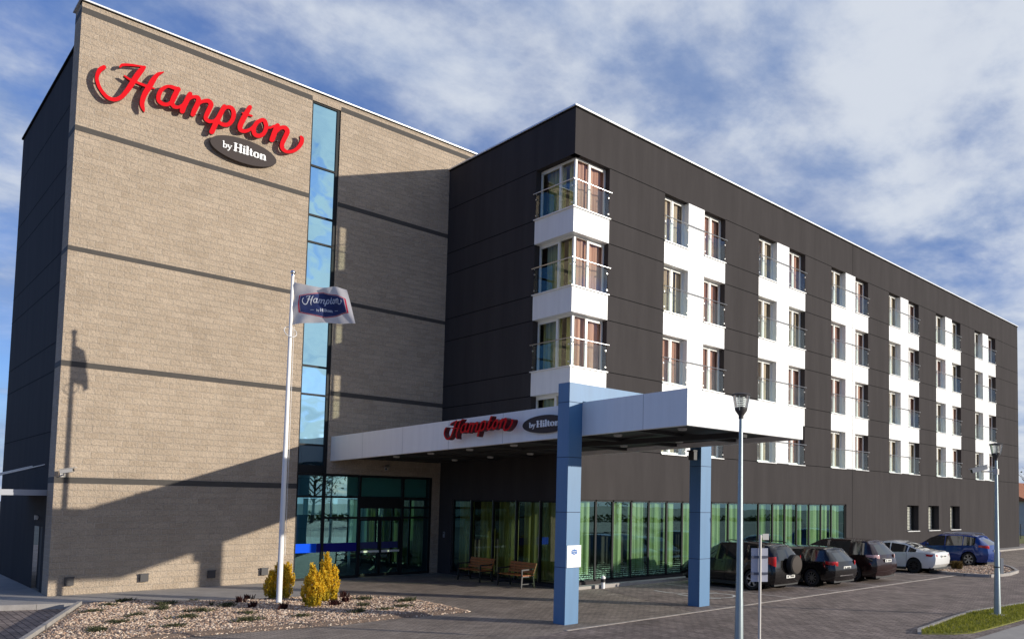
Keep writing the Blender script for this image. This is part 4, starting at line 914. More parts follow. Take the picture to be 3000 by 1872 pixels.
# ---- golden conifers
def conifer(name, loc, h, r, seed, label, lobes):
    rnd = random.Random(seed); root = empty(name, loc, 0, label, 'conifer', 'golden conifers in the gravel bed')
    mb = MB()
    def leafat(p, nrm, s):
        t = Vector((rnd.uniform(-1, 1), rnd.uniform(-1, 1), rnd.uniform(.3, 1.6))).normalized(); u = t.cross(nrm)
        if u.length < .05: return
        u = u.normalized() * s * .42; t = t * s; p = Vector(p)
        mb.face([p - u, p + u, p + u * .6 + t, p + t * 1.5, p - u * .6 + t])
    for cx, cy, lr, lh in lobes:
        prof = lambda q: math.sin(min(1, q * 1.5 + .28) * math.pi * .5) * (1 - max(0, q - .40) / .61) ** .8
        for _ in range(int(900 * lr * lh / .35)):                    # inner, sparser leaves
            q = rnd.random(); a = rnd.random() * 6.283; rr = lr * prof(q) * rnd.uniform(.35, .75)
            leafat((cx + rr * math.cos(a), cy + rr * math.sin(a), lh * q + .02), Vector((math.cos(a), math.sin(a), .3)), rnd.uniform(.03, .06))
        for _ in range(int(74 * lr * lh / .30)):                     # upright sprays
            q = rnd.random() ** .9 * .93; a = rnd.random() * 6.283; rr = lr * prof(q) * rnd.uniform(.62, 1.0)
            ph = rnd.uniform(.13, .27); pr = rnd.uniform(.030, .055); ox, oy = math.cos(a), math.sin(a); tilt = rnd.uniform(.0, .28)
            bx_, by_, bz_ = cx + rr * ox, cy + rr * oy, max(.0, lh * q - .05)
            for _ in range(46):
                s = rnd.random(); b_ = rnd.random() * 6.283; k = pr * math.sin(min(1, s * 1.3 + .25) * math.pi * .5) * (1 - s ** 3) * rnd.uniform(.5, 1)
                p = (bx_ + ox * tilt * ph * s + k * math.cos(b_), by_ + oy * tilt * ph * s + k * math.sin(b_), bz_ + ph * s)
                leafat(p, Vector((math.cos(b_), math.sin(b_), .3)), rnd.uniform(.018, .036))
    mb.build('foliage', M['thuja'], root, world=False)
    t = MB(); t.tube([(0, 0, 0), (0, 0, h * .6)], [.03, .012], 6); t.build('stem', M['bark'], root, world=False)
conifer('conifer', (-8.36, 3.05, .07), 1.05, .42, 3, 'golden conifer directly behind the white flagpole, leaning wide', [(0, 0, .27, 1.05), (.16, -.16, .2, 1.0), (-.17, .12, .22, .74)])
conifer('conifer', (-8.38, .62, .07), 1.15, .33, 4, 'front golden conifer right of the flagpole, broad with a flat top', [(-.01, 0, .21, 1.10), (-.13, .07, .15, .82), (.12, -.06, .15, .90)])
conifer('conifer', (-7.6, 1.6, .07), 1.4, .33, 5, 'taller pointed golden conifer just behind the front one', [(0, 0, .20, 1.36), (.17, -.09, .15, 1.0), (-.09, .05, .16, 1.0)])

# ------------------------------------------------------------------ flagpole and flag
FP = (-8.73, 2.05)
fp = empty('flagpole', (*FP, .07), label='tall tapering white flagpole with a ball top in the gravel bed', cat='flagpole')
mb = MB(); mb.tube([(*FP, .07), (*FP, 3.2), (*FP, 9.5)], [.075, .066, .042], 16); mb.build('pole', M['polewhite'], fp, 60)
mb = MB(); mb.sphere((*FP, 9.6), .07, .07, .07, n=14, k=9); mb.lathe([(.02, 9.48), (.05, 9.49), (.05, 9.53), (.02, 9.54)], (*FP, 0), 14); mb.build('ball_finial', M['chrome'], fp, 60)
mb = MB(); mb.lathe([(.0, .1), (.14, .1), (.14, .07), (.16, .07)], (*FP, 0), 18); mb.build('base_plate', M['steel'], fp, 40)
mb = MB()
rr = [(FP[0] + .17 * math.cos(t * .2618), FP[1] + .10 * math.sin(t * .2618), 7.85 + .16 * math.sin(t * .2618)) for t in range(25)]
mb.tube(rr, .012, 6); mb.tube([(FP[0] + .08, FP[1] - .03, 9.4), (FP[0] + .1, FP[1] - .03, 1.4)], .006, 5); mb.build('halyard_ring', M['polewhite'], fp, 60)
fl = empty('flag', (FP[0], FP[1], 8.2), label='white flag with a red edged navy badge flying from the flagpole', cat='flag')
fdir = Vector((.68, -.73, 0)); fn = Vector((-.73, -.68, 0)); FL, FH = 1.80, 1.18
def flagpt(s, t, lift=0.0):
    """s along the fly 0..1, t up the hoist 0..1"""
    top = 9.30 - .10 * s - .12 * math.sin(s * 3.1) * .5; bot = 8.06 + .03 * s + .06 * math.sin(s * 3)
    L = FL * (.86 + .18 * (1 - t) * (.6 + .4 * s)) * s
    wv = .10 * math.sin(s * 7.5 + t * 1.2) * s ** .6 + .05 * math.sin(s * 15 + t * 3) * s + .03 * math.sin((s - t) * 12) * (1 - s)
    z = bot + (top - bot) * t - (.10 * max(0, s - .8) / .2 * t)
    p = Vector((FP[0], FP[1], z)) + fdir * (L + .05) + fn * (wv + lift)
    return tuple(p)
mb = MB(); mb.grid([[flagpt(i / 48, j / 24) for j in range(25)] for i in range(49)]); mb.build('cloth', M['flagw'], fl, True)
def sub(poly, n=14):
    out = []
    for a, b in zip(poly, poly[1:] + poly[:1]): out += [(a[0] + (b[0] - a[0]) * i / n, a[1] + (b[1] - a[1]) * i / n) for i in range(n)]
    return out
def patch(poly, lift, mat, name, parent):
    """convex badge laid on the cloth as a fine grid"""
    xs = [p[0] for p in poly]; rows = []
    n = 40
    def span(x):
        z = []
        for a, b in zip(poly, poly[1:] + poly[:1]):
            if (a[0] - x) * (b[0] - x) <= 0 and abs(a[0] - b[0]) > 1e-9: z.append(a[1] + (b[1] - a[1]) * (x - a[0]) / (b[0] - a[0]))
        return min(z), max(z)
    for i in range(n + 1):
        x = min(xs) + (max(xs) - min(xs)) * min(.9999, max(.0001, i / n)); lo, hi = span(x)
        rows.append([flagpt(x, lo + (hi - lo) * j / 20, lift) for j in range(21)])
    m_ = MB(); m_.grid(rows); return m_.build(name, mat, parent, True)
hexf = lambda s: [(.52 - .42 * s, .5 - .21 * s), (.52, .5 - .36 * s), (.52 + .42 * s, .5 - .21 * s), (.52 + .42 * s, .5 + .21 * s), (.52, .5 + .36 * s), (.52 - .42 * s, .5 + .21 * s)]
patch(hexf(1.0), .006, M['flagred'], 'badge_border', fl); patch(hexf(.945), .010, M['flagw'], 'badge_line', fl); patch(hexf(.92), .014, M['flagnavy'], 'badge', fl)
mb = MB()
add_filled(mb, SN, 0, lambda u, v, w: flagpt(.17 + .70 * u, .47 + v * 1.05, .020))
add_filled(mb, [[(a / 4.13, b / 4.13) for a, b in l] for l in SERIF], 0, lambda u, v, w: flagpt(.40 + .24 * u, .31 + v * .34, .020))
for a in (.30, .68):
    mb.grid([[flagpt(a + .06 * i / 4, .345, .020), flagpt(a + .06 * i / 4, .355, .020)] for i in range(5)])
mb.build('lettering', M['flagtext'], fl)

# ------------------------------------------------------------------ wall lamps, cameras, awning
lampb = MB()
lampb.box(-.11, .11, -.12, -.015, -.13, .13); lampb.box(-.075, .075, -.015, 0, -.09, .09); lampb.box(-.125, .125, -.125, -.115, .10, .135)
lm = proto('lamp_body', lampb, M['lampbox']); lg = MB(); lg.face([(-.095, -.1, .1315), (.095, -.1, .1315), (.095, -.03, .1315), (-.095, -.03, .1315)]); lgm = proto('lens', lg, M['grey'])
for i, (x, l) in enumerate(((-12.43, 'square dark uplight box on the tower base nearest its left corner'), (-10.5, 'square dark uplight box on the tower base at the lower edge of the diagonal shadow'), (-8.56, 'square dark uplight box on the tower base in the upright column shadow'), (-6.87, 'square dark uplight box on the tower base beside the flagpole'))):
    r = empty('wall_lamp', (x, D, .43), 0, l, 'lamp', 'uplights along the tower base'); obj('lamp_body', lm, r); obj('lens', lgm, r)
def camera_body(root, a, b, m=M['camwhite']):
    a = Vector(a); b = Vector(b); d = (b - a).normalized()
    mb = MB(); mb.bar(a, b, .11, .11); mb.build('housing', m, root)
    s = MB(); s.bar(a - d * .03 + Vector((0, 0, .07)), b + d * .07 + Vector((0, 0, .07)), .13, .015); s.build('sunshield', m, root)
    l = MB(); l.bar(b, b + d * .012, .085, .085); l.build('lens', M['black'], root)
c1 = empty('security_camera', (-12.72, D, 3.72), label='pale security camera on the left corner of the beige tower', cat='camera')
camera_body(c1, (-12.83, D - .34, 3.74), (-12.56, D - .52, 3.80))
mb = MB(); mb.tube([(-12.75, D - .36, 3.74), (-12.72, D - .2, 3.64), (-12.72, D + .0, 3.66)], .025, 8); mb.box(-12.79, -12.65, D - .03, D, 3.59, 3.74); mb.build('bracket', M['camwhite'], c1)
c2 = empty('security_camera', (-2.45, D, 4.32), label='small security camera above the entrance glazing under the canopy', cat='camera')
camera_body(c2, (-2.4, D - .12, 4.36), (-2.62, D - .4, 4.26))
mb = MB(); mb.tube([(-2.42, D - .15, 4.34), (-2.42, D, 4.3)], .025, 8); mb.build('bracket', M['camwhite'], c2)
ic = empty('intercom', (0, 8.0, 1.6), label='small grey intercom panel on the dark wall right of the entrance doors', cat='intercom')
mb = MB(); mb.box(-.03, .0, 7.95, 8.06, 1.5, 1.74); mb.build('panel', M['grey'], ic); mb = MB(); mb.box(-.034, -.03, 7.975, 8.035, 1.64, 1.70); mb.build('screen', M['black'], ic)
aw = empty('awning', (TL, 9.7, 3.1), label='thin grey awning over the side door, hung from slanting rods', cat='awning')
mb = MB(); mb.box(TL - 2.6, TL + .04, 9.72, 13.2, 3.02, 3.20); mb.build('roof_slab', M['awning'], aw)
for y in (10.4, 12.6):
    mb = MB(); mb.tube([(TL + .05, y, 4.0), (TL - 2.3, y, 3.22)], .025, 8); mb.build('tie_rod', M['steel'], aw, 60)
dl = empty('door_lamp', (x0, 10.95, 2.3), label='small pale lamp on the dark side wall above the side door', cat='lamp')
mb = MB(); mb.box(x0 - .10, x0 - .03, 10.88, 11.02, 2.24, 2.38); mb.build('shade', M['camwhite'], dl); mb = MB(); mb.box(x0 - .03, x0, 10.9, 11.0, 2.27, 2.35); mb.build('backplate', M['grey'], dl)

# ------------------------------------------------------------------ benches and bollard
def bench(y0, y1, x, label):
    r = empty('bench', (x, (y0 + y1) / 2, 0), 0, label, 'bench', 'benches under the canopy')
    for y in (y0 - .06, y1 + .06):
        f = MB(); xf, xb = x - .27, x + .2
        f.bar((xf - .03, y, 0), (xf, y, .40), .05, .05, up=(0, 1, 0)); f.bar((xb + .06, y, 0), (xb, y, .42), .05, .05, up=(0, 1, 0)); f.bar((xf, y, .40), (xb, y, .40), .045, .045, up=(0, 1, 0))
        f.bar((xb, y, .40), (xb + .16, y, .86), .05, .05, up=(0, 1, 0)); f.bar((xf, y, .40), (xf - .01, y, .62), .04, .04, up=(0, 1, 0)); f.bar((xf - .03, y, .63), (xb + .07, y, .65), .05, .035, up=(0, 1, 0)); f.bar((xf - .01, y, .14), (xb + .04, y, .14), .035, .035, up=(0, 1, 0))
        f.build('leg', M['black'], r)
    s = MB()
    for i in range(5): s.box(x - .28 + i * .1, x - .195 + i * .1, y1 + .0, y0 - .0, .424, .45)
    s.build('seat', M['wood'], r)
    b = MB()
    for i in range(4):
        z = .53 + i * .095; xx = x + .2 + (z - .4) * .35 - .045
        b.bar((xx, y1, z), (xx, y0, z), .025, .085, up=(.35, 0, 1))
    b.build('backrest', M['wood'], r)
bench(5.35, 3.75, -.68, 'left orange brown slatted bench against the curtained side window')
bench(2.68, 1.15, -.70, 'right orange brown slatted bench, nearest the blue column')
bo = empty('bollard_light', (1.2, -.62, .0), label='short black and white bollard light by the kerb in front of the glazing', cat='bollard')
mb = MB(); mb.tube([(1.2, -.62, 0), (1.2, -.62, .22)], .07, 14); mb.build('post', M['polewhite'], bo, 50)
mb = MB(); mb.lathe([(.07, .22), (.085, .23), (.085, .36), (.07, .37)], (1.2, -.62, 0), 14); mb.build('lamp_ring', M['black'], bo, 50)
mb = MB(); mb.sphere((1.2, -.62, .37), .09, .09, .09, n=14, k=8); mb.build('dome_cap', M['polewhite'], bo, True)

# ------------------------------------------------------------------ street lamps, sign, verge
def street_lamp(x, y, h, r0, r1, label, z0=0.0, cam=False):
    r = empty('street_lamp', (x, y, z0), 0, label, 'street lamp', 'street lamps on the forecourt')
    b = h - .42
    m_ = MB(); m_.tube([(x, y, z0), (x, y, 1.25), (x, y, 1.28), (x, y, b)], [r0, r0 * .80, r0 * .76, r1], 18); m_.build('pole', M['galv'], r, 50)
    m_ = MB(); m_.lathe([(0, b - .06), (r1 + .012, b - .06), (r1 + .012, b - .0), (.06, b + .02), (.11, b + .09), (.125, b + .15), (.0, b + .16)], (x, y, 0), 20); m_.build('lamp_base', M['lampbox'], r, 50)
    m_ = MB(); m_.lathe([(.118, b + .15), (.165, b + .39)], (x, y, 0), 24); m_.build('lamp_bowl', M['clearlamp'], r, True)
    m_ = MB()
    for i in range(6): m_.lathe([(.03, b + .17 + i * .035), (.085, b + .175 + i * .035), (.085, b + .18 + i * .035), (.03, b + .185 + i * .035)], (x, y, 0), 16)
    m_.build('louvre', M['coping'], r, 50)
    m_ = MB(); m_.lathe([(0, b + .385), (.19, b + .385), (.2, b + .40), (.17, b + .42), (0, b + .45)], (x, y, 0), 24); m_.build('lamp_cap', M['lampbox'], r, 50)
    for i in range(4):
        a = i * 1.571 + .4; m_ = MB(); m_.tube([(x + .115 * math.cos(a), y + .115 * math.sin(a), b + .1), (x + .17 * math.cos(a), y + .17 * math.sin(a), b + .39)], .006, 5); m_.build('stay', M['galv'], r)
    return r
street_lamp(-5.80, -12.22, 5.16, .093, .036, 'near grey street lamp crossing the canopy front')
street_lamp(4.93, -13.1, 4.88, .098, .04, 'far grey street lamp on the grass verge, with a camera on its mast', .03)
mb = MB(); mb.box(4.73, 5.13, -13.3, -12.9, -.02, .045); struct(mb.build('lamp_footing', M['slab']))
c3 = empty('security_camera', (4.93, -13.1, 4.1), label='grey security camera on a bracket of the far street lamp', cat='camera')
rv = Vector((.74, -.67, 0)).normalized(); lf = Vector((-.72, .69, 0))
P0 = Vector((4.93, -13.1, 4.08))
camera_body(c3, P0 + lf * .28 + Vector((0, 0, .12)), P0 + lf * .72 + Vector((0, 0, -.0)), M['grey'])
mb = MB(); mb.tube([P0 + lf * .02, P0 + lf * .42, P0 + lf * .45 + Vector((0, 0, .06))], .022, 8); mb.box(4.87, 4.99, -13.16, -13.04, 4.0, 4.16); mb.build('bracket', M['camwhite'], c3)
for z, d_, s in ((1.95, .10, .05), (1.48, .12, .07), (1.2, .12, .07)):
    pass
eb = empty('junction_box', (4.93, -13.1, 1.5), label='small grey junction box strapped to the far street lamp', cat='junction box')
rr_ = Vector((.75, -.66, 0)) * .13
mb = MB(); a = Vector((4.93, -13.1, 1.18)) + rr_; b = Vector((4.93, -13.1, 1.62)) + rr_; mb.bar(a, b, .09, .09, up=(1, 1, 0)); mb.build('box', M['grey'], eb)
mb = MB(); mb.lathe([(.092, 1.36), (.098, 1.36), (.098, 1.39), (.092, 1.39)], (4.93, -13.1, 0), 16); mb.build('strap', M['black'], eb)

SPx, SPy = -4.12, -11.46
sp = empty('traffic_sign', (SPx, SPy, 0), label='grey back of a rectangular sign on a thin pale post before the parked cars', cat='sign')
mb = MB(); mb.tube([(SPx, SPy, 0), (SPx, SPy, 2.40)], .03, 10); mb.build('post', M['camwhite'], sp, 60)
cr_ = Vector((.80, -.60, 0)); cf_ = Vector((.60, .80, 0))
A = Vector((SPx, SPy, 0)) + cf_ * .05
mb = MB()
mb.bar(A - cr_ * .185 + Vector((0, 0, 1.76)), A + cr_ * .185 + Vector((0, 0, 1.76)), .012, .71); mb.build('sign_plate', M['signback'], sp)
for z in (1.58, 1.93):
    mb = MB(); mb.bar(A - cr_ * .18 - cf_ * .018 + Vector((0, 0, z)), A + cr_ * .18 - cf_ * .018 + Vector((0, 0, z)), .02, .05); mb.build('clamp', M['clampdk'], sp)
mb = MB(); B = Vector((SPx, SPy, 2.36)); mb.bar(B + cr_ * .05, B + cr_ * .19, .012, .13); mb.bar(B - cr_ * .0, B + cr_ * .06, .02, .02); mb.build('number_tag', M['plaster'], sp)

VER = [(.22, -13.04), (.75, -12.8), (1.65, -12.74), (3.2, -12.55), (4.96, -12.38), (6.1, -12.5), (9.5, -12.9), (9.5, -14.0), (4.67, -13.92), (2.6, -13.9), (1.3, -13.85), (.78, -13.6)]
mb = MB(); mb.prism(VER, 0, .03, 0); struct(mb.build('verge', M['grassbase']))
mb = MB()
k = 0
while k < 9000:
    x = random.uniform(.2, 9.5); y = random.uniform(-14, -12.3)
    if not inpoly(x, y, VER): continue
    k += 1; h = random.uniform(.025, .085); a = random.random() * 6.28; w = .010
    dx, dy = random.uniform(-.04, .04), random.uniform(-.04, .04); nb = len(mb.v)
    mb.v += [(x - w * math.cos(a), y - w * math.sin(a), .03), (x + w * math.cos(a), y + w * math.sin(a), .03), (x + dx, y + dy, .03 + h)]; mb.f.append((nb, nb + 1, nb + 2)); mb.m.append(0)
mb.build('grass', M['grass'])['kind'] = 'stuff'
mb = MB(); kerb(mb, [(.2, -13.0), (.75, -12.74), (1.65, -12.66), (3.2, -12.47), (4.96, -12.31), (6.1, -12.43), (9.5, -12.83)], .09, -.05, .06); struct(mb.build('kerb', M['conc']))
mb = MB(); mb.face([(.0, -14.2, .008), (12, -14.2, .008), (12, -25, .008), (-10, -25, .008)]); struct(mb.build('footpath', M['slab']))
# raised gravel island beyond the white car
ISL = [(17.9, -5.3), (17.45, -6.2), (17.0, -7.2), (17.2, -8.2), (18.6, -8.4), (20.5, -8.1), (22.5, -7.2), (24.0, -6.2), (21.5, -5.2)]
mb = MB(); mb.prism(ISL, 0, .09, 0); struct(mb.build('gravel_island', M['gravelbase']))
pebbles('gravel', ISL, 900, lambda x, y: .09, .03, .06, M['pebble'])
mb = MB(); kerb(mb, [(17.6, -5.3), (17.0, -6.4), (16.8, -7.3), (17.05, -8.3), (18.6, -8.55), (20.6, -8.25), (22.6, -7.3), (24.2, -6.2)], .14, -.05, .13); struct(mb.build('kerb', M['conc']))
bsh = obj('dry_shrub', blades(420, .26, .42, island_mat('dry_leaves', [(.10, .07, .02), (.16, .10, .03), (.07, .06, .02)]), 'dry_shrub', .9, .02), None, (19.6, -5.9, .09))
tag(bsh, 'small brown shrub on the gravel island in front of the blue car', 'shrub')
# painted symbol in the bay behind the second column
mb = MB()
def stroke(mb, pts, w=.10, z=.009):
    pts = [Vector((x, y, 0)) for x, y in pts]; rows = []
    for i, p in enumerate(pts):
        d = (pts[min(i + 1, len(pts) - 1)] - pts[max(0, i - 1)]).normalized(); nrm = Vector((-d.y, d.x, 0)) * w / 2
        rows.append([(p.x + nrm.x, p.y + nrm.y, z), (p.x - nrm.x, p.y - nrm.y, z)])
    mb.grid(rows)
stroke(mb, [(2.1, -2.3), (2.0, -3.0), (2.15, -3.5), (2.7, -4.0), (3.3, -4.15)])
stroke(mb, [(2.55 + .62 * math.cos(t * .2), -4.72 + .62 * math.sin(t * .2)) for t in range(-14, 16)])
stroke(mb, [(1.9, -3.6), (1.75, -4.4), (1.8, -5.05), (2.1, -5.3)])
struct(mb.build('parking_marking', M['paint']))
mb = MB()
for x in (4.05, 7.0, 9.95, 12.8, 15.7): mb.box(x - .05, x + .05, -6.7, -1.0, 0, .008)
struct(mb.build('bay_line', M['line']))

# ------------------------------------------------------------------ cars (nose towards the building, +y)
def lerp_curve(pts, y):
    if y <= pts[0][0]: return pts[0][1]
    for a, b in zip(pts[:-1], pts[1:]):
        if y <= b[0]:
            t = (y - a[0]) / (b[0] - a[0]); t = t * t * (3 - 2 * t) * .35 + t * .65
            return a[1] + (b[1] - a[1]) * t
    return pts[-1][1]

def car(loc, rz, label, paint, L, W, top, cabin, belt, rear, wheel, wb, side, wins, shield=None, backlite=None, rimm='rim', group='cars parked nose to the building', sill=.24, extras=None, lamp=None, plate=None, chrome=None, low=.10):
    """top: roof/deck profile [(y,z)] rear->front; cabin: roof half width profile; rear: row shears at the tail"""
    root = empty('parked_car', (*loc, 0.016), rz, label, 'car', group)
    r_w, w_w = wheel; ya, yb = wb; hl = L / 2; HW = W / 2
    ys = [-hl + L * i / 84 for i in range(85)]
    def arch(y):
        z = sill
        for c in (ya, yb):
            d = abs(y - c); R = r_w + .055
            if d < R: z = max(z, r_w * .96 + math.sqrt(R * R - d * d))
        return z
    def plan(y):            # rounding of the body in plan
        k = 0
        if y < -hl + .55: k = ((-hl + .55 - y) / .55) ** 2.4 * .13
        if y > hl - .9: k = ((y - hl + .9) / .9) ** 2.2 * .20
        return 1 - k
    rows_n = 8; sec = []
    for y in ys:
        zt = lerp_curve(top, y); zbelt = min(lerp_curve(belt, y), zt - .035); cw = lerp_curve(cabin, y) * HW; p = plan(y); za = arch(y)
        cab = max(0, min(1, (zt - zbelt - .06) / .25))
        z1 = max(.42, za + .012); z2 = max(.66, z1 + .012); z2 = min(z2, zbelt - .05)
        t = (y + hl) / L
        sh = [max(0, 1 - (y + hl) / .75), max(0, 1 - (hl - y) / .5)]
        fr = [.06, 0.0, .04, .20, .3, .34, .34, .34]
        wt = zt - .10 * cab - .02 * (1 - cab); re = zt - .035
        pts = [(HW * .945 * p, za), (HW * .995 * p, z1), (HW * p, z2), (HW * .955 * p, zbelt), ((HW * .90 * (1 - cab) + cw * 1.03 * cab) * p, wt if cab > .02 else zbelt + .012),
               ((HW * .84 * (1 - cab) + cw * .95 * cab) * p, re), ((HW * .5 * (1 - cab) + cw * .62 * cab) * p, zt - .008), (0, zt + .012)]
        row = []
        for i, (x, z) in enumerate(pts):
            yy = y + rear[i] * sh[0] ** 1.3 - fr[i] * sh[1] ** 1.3
            row.append((x, yy, z))
        sec.append(row)
    paintm = MB(); glassm = MB()
    def addq(mbx, q): mbx.face(q)
    for i in range(84):
        ym_ = (ys[i] + ys[i + 1]) / 2
        for j in range(rows_n - 1):
            for s in (-1, 1):
                q = [(s * sec[a][b][0], sec[a][b][1], sec[a][b][2]) for a, b in ((i, j), (i + 1, j), (i + 1, j + 1), (i, j + 1))]
                if s < 0: q.reverse()
                g = False
                if j == 3 and any(a < ym_ < b for a, b in wins): g = True
                if j in (4, 5, 6) and shield and shield[0] < ym_ < shield[1]: g = j > 4 or True
                if j in (5, 6) and backlite and backlite[0] < ym_ < backlite[1]: g = True
                if j == 4 and shield and not (shield[0] + .0 < ym_ < shield[1]): g = False
                (glassm if g else paintm).face(q)
    # tail and nose caps
    def cap(row, sgn, glass_from=None):
        cols = (-1, -.72, -.36, 0, .36, .72, 1); lines = []
        for j in range(rows_n - 2):
            x, y, z = row[j]
            lines.append([(f * x, y + sgn * .05 * (1 - f * f) * (1 if j < 5 else .6), z + (.0 if j < 5 else .035 * (1 - f * f))) for f in cols])
        for a in range(len(lines) - 1):
            for b in range(6):
                q = [lines[a][b], lines[a][b + 1], lines[a + 1][b + 1], lines[a + 1][b]]
                g = glass_from is not None and glass_from[0] <= a < glass_from[1] and 1 <= b <= 4 or (glass_from is not None and a == 3 and b in (0, 5) and False)
                (glassm if g else paintm).face(q)
        lines.append([(f * row[6][0] / .72, row[6][1], row[6][2]) for f in cols])
        for b in range(6): paintm.face([lines[-2][b], lines[-2][b + 1], lines[-1][b + 1], lines[-1][b]])
    cap(sec[0], -1, extras.get('rearglass') if extras else None); cap(sec[-1], 1)
    paintm.build('body', paint, root, 32, world=False, merge=True)
    glassm.build('window', M['carglass'], root, 32, world=False, merge=True)
    und = MB(); und.box(-HW * .9, HW * .9, -hl + .25, hl - .3, sill - .04, .62 if False else sill + .06)
    for c in (ya, yb):
        for s in (-1, 1):
            und.lathe([(0, s * (HW - w_w - .12)), (r_w + .054, s * (HW - w_w - .12)), (r_w + .054, s * (HW * .93))], (0, c, r_w * .98), 28, 0, 'x')
    und.build('underbody', M['well'], root, world=False)
    for s in (-1, 1):
        lowm = MB(); lowm.box(s * HW * .90, s * HW * .955, ya + r_w + .06, yb - r_w - .06, sill - low, sill + .015); lowm.build('side_skirt', M['plastic'], root, world=False)
    for q0, q1, f in ((-hl + .10, -hl + .30, .80), (hl - .45, hl - .2, .75)):
        lowm = MB(); lowm.box(-HW * f, HW * f, q0, q1, sill - low * .6, sill + .03); lowm.build('lower_bumper', M['plastic'], root, world=False)
    for c in (ya, yb):
        for s in (-1, 1):
            xo = s * (HW * .985); xi = s * (HW * .985 - w_w)
            t = MB(); e = s * .03
            t.lathe([(r_w * .64, xi), (r_w * .94, xi), (r_w, xi + e), (r_w, xo - e), (r_w * .94, xo), (r_w * .68, xo)], (0, c, r_w), 30, 0, 'x')
            tw = t.build('wheel', M['tyre'], root, 50, world=False)
            rm = MB(); xr = xo - s * .012
            rm.lathe([(r_w * .69, xr), (r_w * .64, xr), (r_w * .60, xr - s * .05)], (0, c, r_w), 30, 0, 'x')
            rm.lathe([(0, xr - s * .005), (r_w * .13, xr - s * .005), (r_w * .15, xr - s * .03)], (0, c, r_w), 16, 0, 'x')
            nsp = extras.get('spokes', 5) if extras else 5
            for k in range(nsp):
                a = 2 * math.pi * k / nsp + .3
                ca, sa = math.cos(a), math.sin(a); o_ = (.09 if nsp < 8 else .05) * r_w / .34
                for dd in ((-.35, .35) if nsp < 8 else (0,)):
                    a2 = a + dd * .35
                    rm.bar((xr - s * .02, c + ca * r_w * .12, r_w + sa * r_w * .12), (xr - s * .014, c + math.cos(a2) * r_w * .64, r_w + math.sin(a2) * r_w * .64), .035, o_ * .55, up=(1, 0, 0))
            rm.build('rim', M[rimm], tw, 40, world=False)
            dk = MB(); dk.lathe([(0, xr - s * .06), (r_w * .65, xr - s * .06)], (0, c, r_w), 24, 0, 'x'); dk.build('brake', M['well'], tw, world=False)
    # door seams following the flank
    for yd in (extras.get('seams', (wins[0][1] + .04, wins[1][1] + .04, wins[2][1] - .02)) if extras else ()):
        k = min(range(85), key=lambda q: abs(ys[q] - yd))
        for s in (-1, 1):
            m_ = MB(); pts_ = [(s * (p_[0] + .0015), p_[1], p_[2]) for p_ in sec[k][0:4]]
            for p_, q_ in zip(pts_[:-1], pts_[1:]): m_.face([(p_[0], p_[1] - .006, p_[2]), (p_[0], p_[1] + .006, p_[2]), (q_[0], q_[1] + .006, q_[2]), (q_[0], q_[1] - .006, q_[2])])
            m_.build('door_seam', M['well'], root, world=False)
    # mirrors, handles
    for s in (-1, 1):
        m_ = MB(); ym2 = extras['mirror'][0]; zm = extras['mirror'][1]
        m_.sphere((s * (HW + .09), ym2, zm), .10, .06, .075, n=12, k=7); m_.bar((s * (HW * .93), ym2 + .03, zm - .05), (s * (HW + .05), ym2, zm - .02), .05, .04)
        m_.build('wing_mirror', paint, root, True, world=False)
        for yh in extras.get('handles', ()):
            h = MB(); h.bar((s * (HW * .995 + .008), yh - .09, extras['hz']), (s * (HW * .995 + .008), yh + .09, extras['hz']), .03, .028); h.build('door_handle', extras.get('hmat', paint), root, world=False)
    if lamp:
        (lx, ly, lz, sx, sy_, sz) = lamp
        for s in (-1, 1):
            m_ = MB(); n_ = 10
            rows = []
            for i in range(n_ + 1):
                t = i / n_; a = t * math.pi / 2
                x = s * (lx - sx * (1 - math.sin(a)) ** 1.0 * 1.0) if False else s * (lx - sx + sx * math.sin(a)); y = ly + sy_ - sy_ * math.cos(a) if False else ly + sy_ * (1 - math.cos(a)) 
                x = s * (lx - sx * (1 - math.sin(a))); hh = sz * (1 - .25 * t)
                rows.append([(x, y - .012, lz - hh / 2 + .05 * t), (x, y - .02, lz - hh * .2 + .05 * t), (x, y - .02, lz + hh * .2 + .04 * t), (x, y - .012, lz + hh / 2 + .03 * t)])
            m_.grid(rows)
            edge = rows
            m_.grid([[(a_[0] * .97, a_[1] + .05, a_[2]) for a_ in r_] for r_ in rows])
            m_.grid([[r_[0] for r_ in rows], [(r_[0][0] * .97, r_[0][1] + .05, r_[0][2]) for r_ in rows]]); m_.grid([[r_[-1] for r_ in rows], [(r_[-1][0] * .97, r_[-1][1] + .05, r_[-1][2]) for r_ in rows]])
            m_.build('tail_light', M[extras.get('lampmat', 'tail')], root, 50, world=False)
    if plate:
        px, py, pz = plate
        m_ = MB(); m_.box(px - .26, px + .26, py - .012, py, pz - .055, pz + .055); pb = m_.build('number_plate', M['plate'], root, world=False)
        m_ = MB(); x = px - .21
        for k, w in enumerate((.045, .045, .0, .045, .045, .045, .045)):
            if w: m_.box(x, x + w, py - .015, py - .012, pz - .032, pz + .032)
            x += .062
        m_.build('plate_characters', M['platetxt'], pb, world=False)
    if chrome:
        for (x0_, x1_, y_, z_, h_) in chrome:
            m_ = MB(); n_ = 12
            m_.grid([[(x0_ + (x1_ - x0_) * i / n_, y_ + .10 * (abs(2 * i / n_ - 1)) ** 3, z_ + dz) for dz in (-h_ / 2, h_ / 2)] for i in range(n_ + 1)]); m_.build('chrome_strip', M['chrome'], root, world=False)
    return root

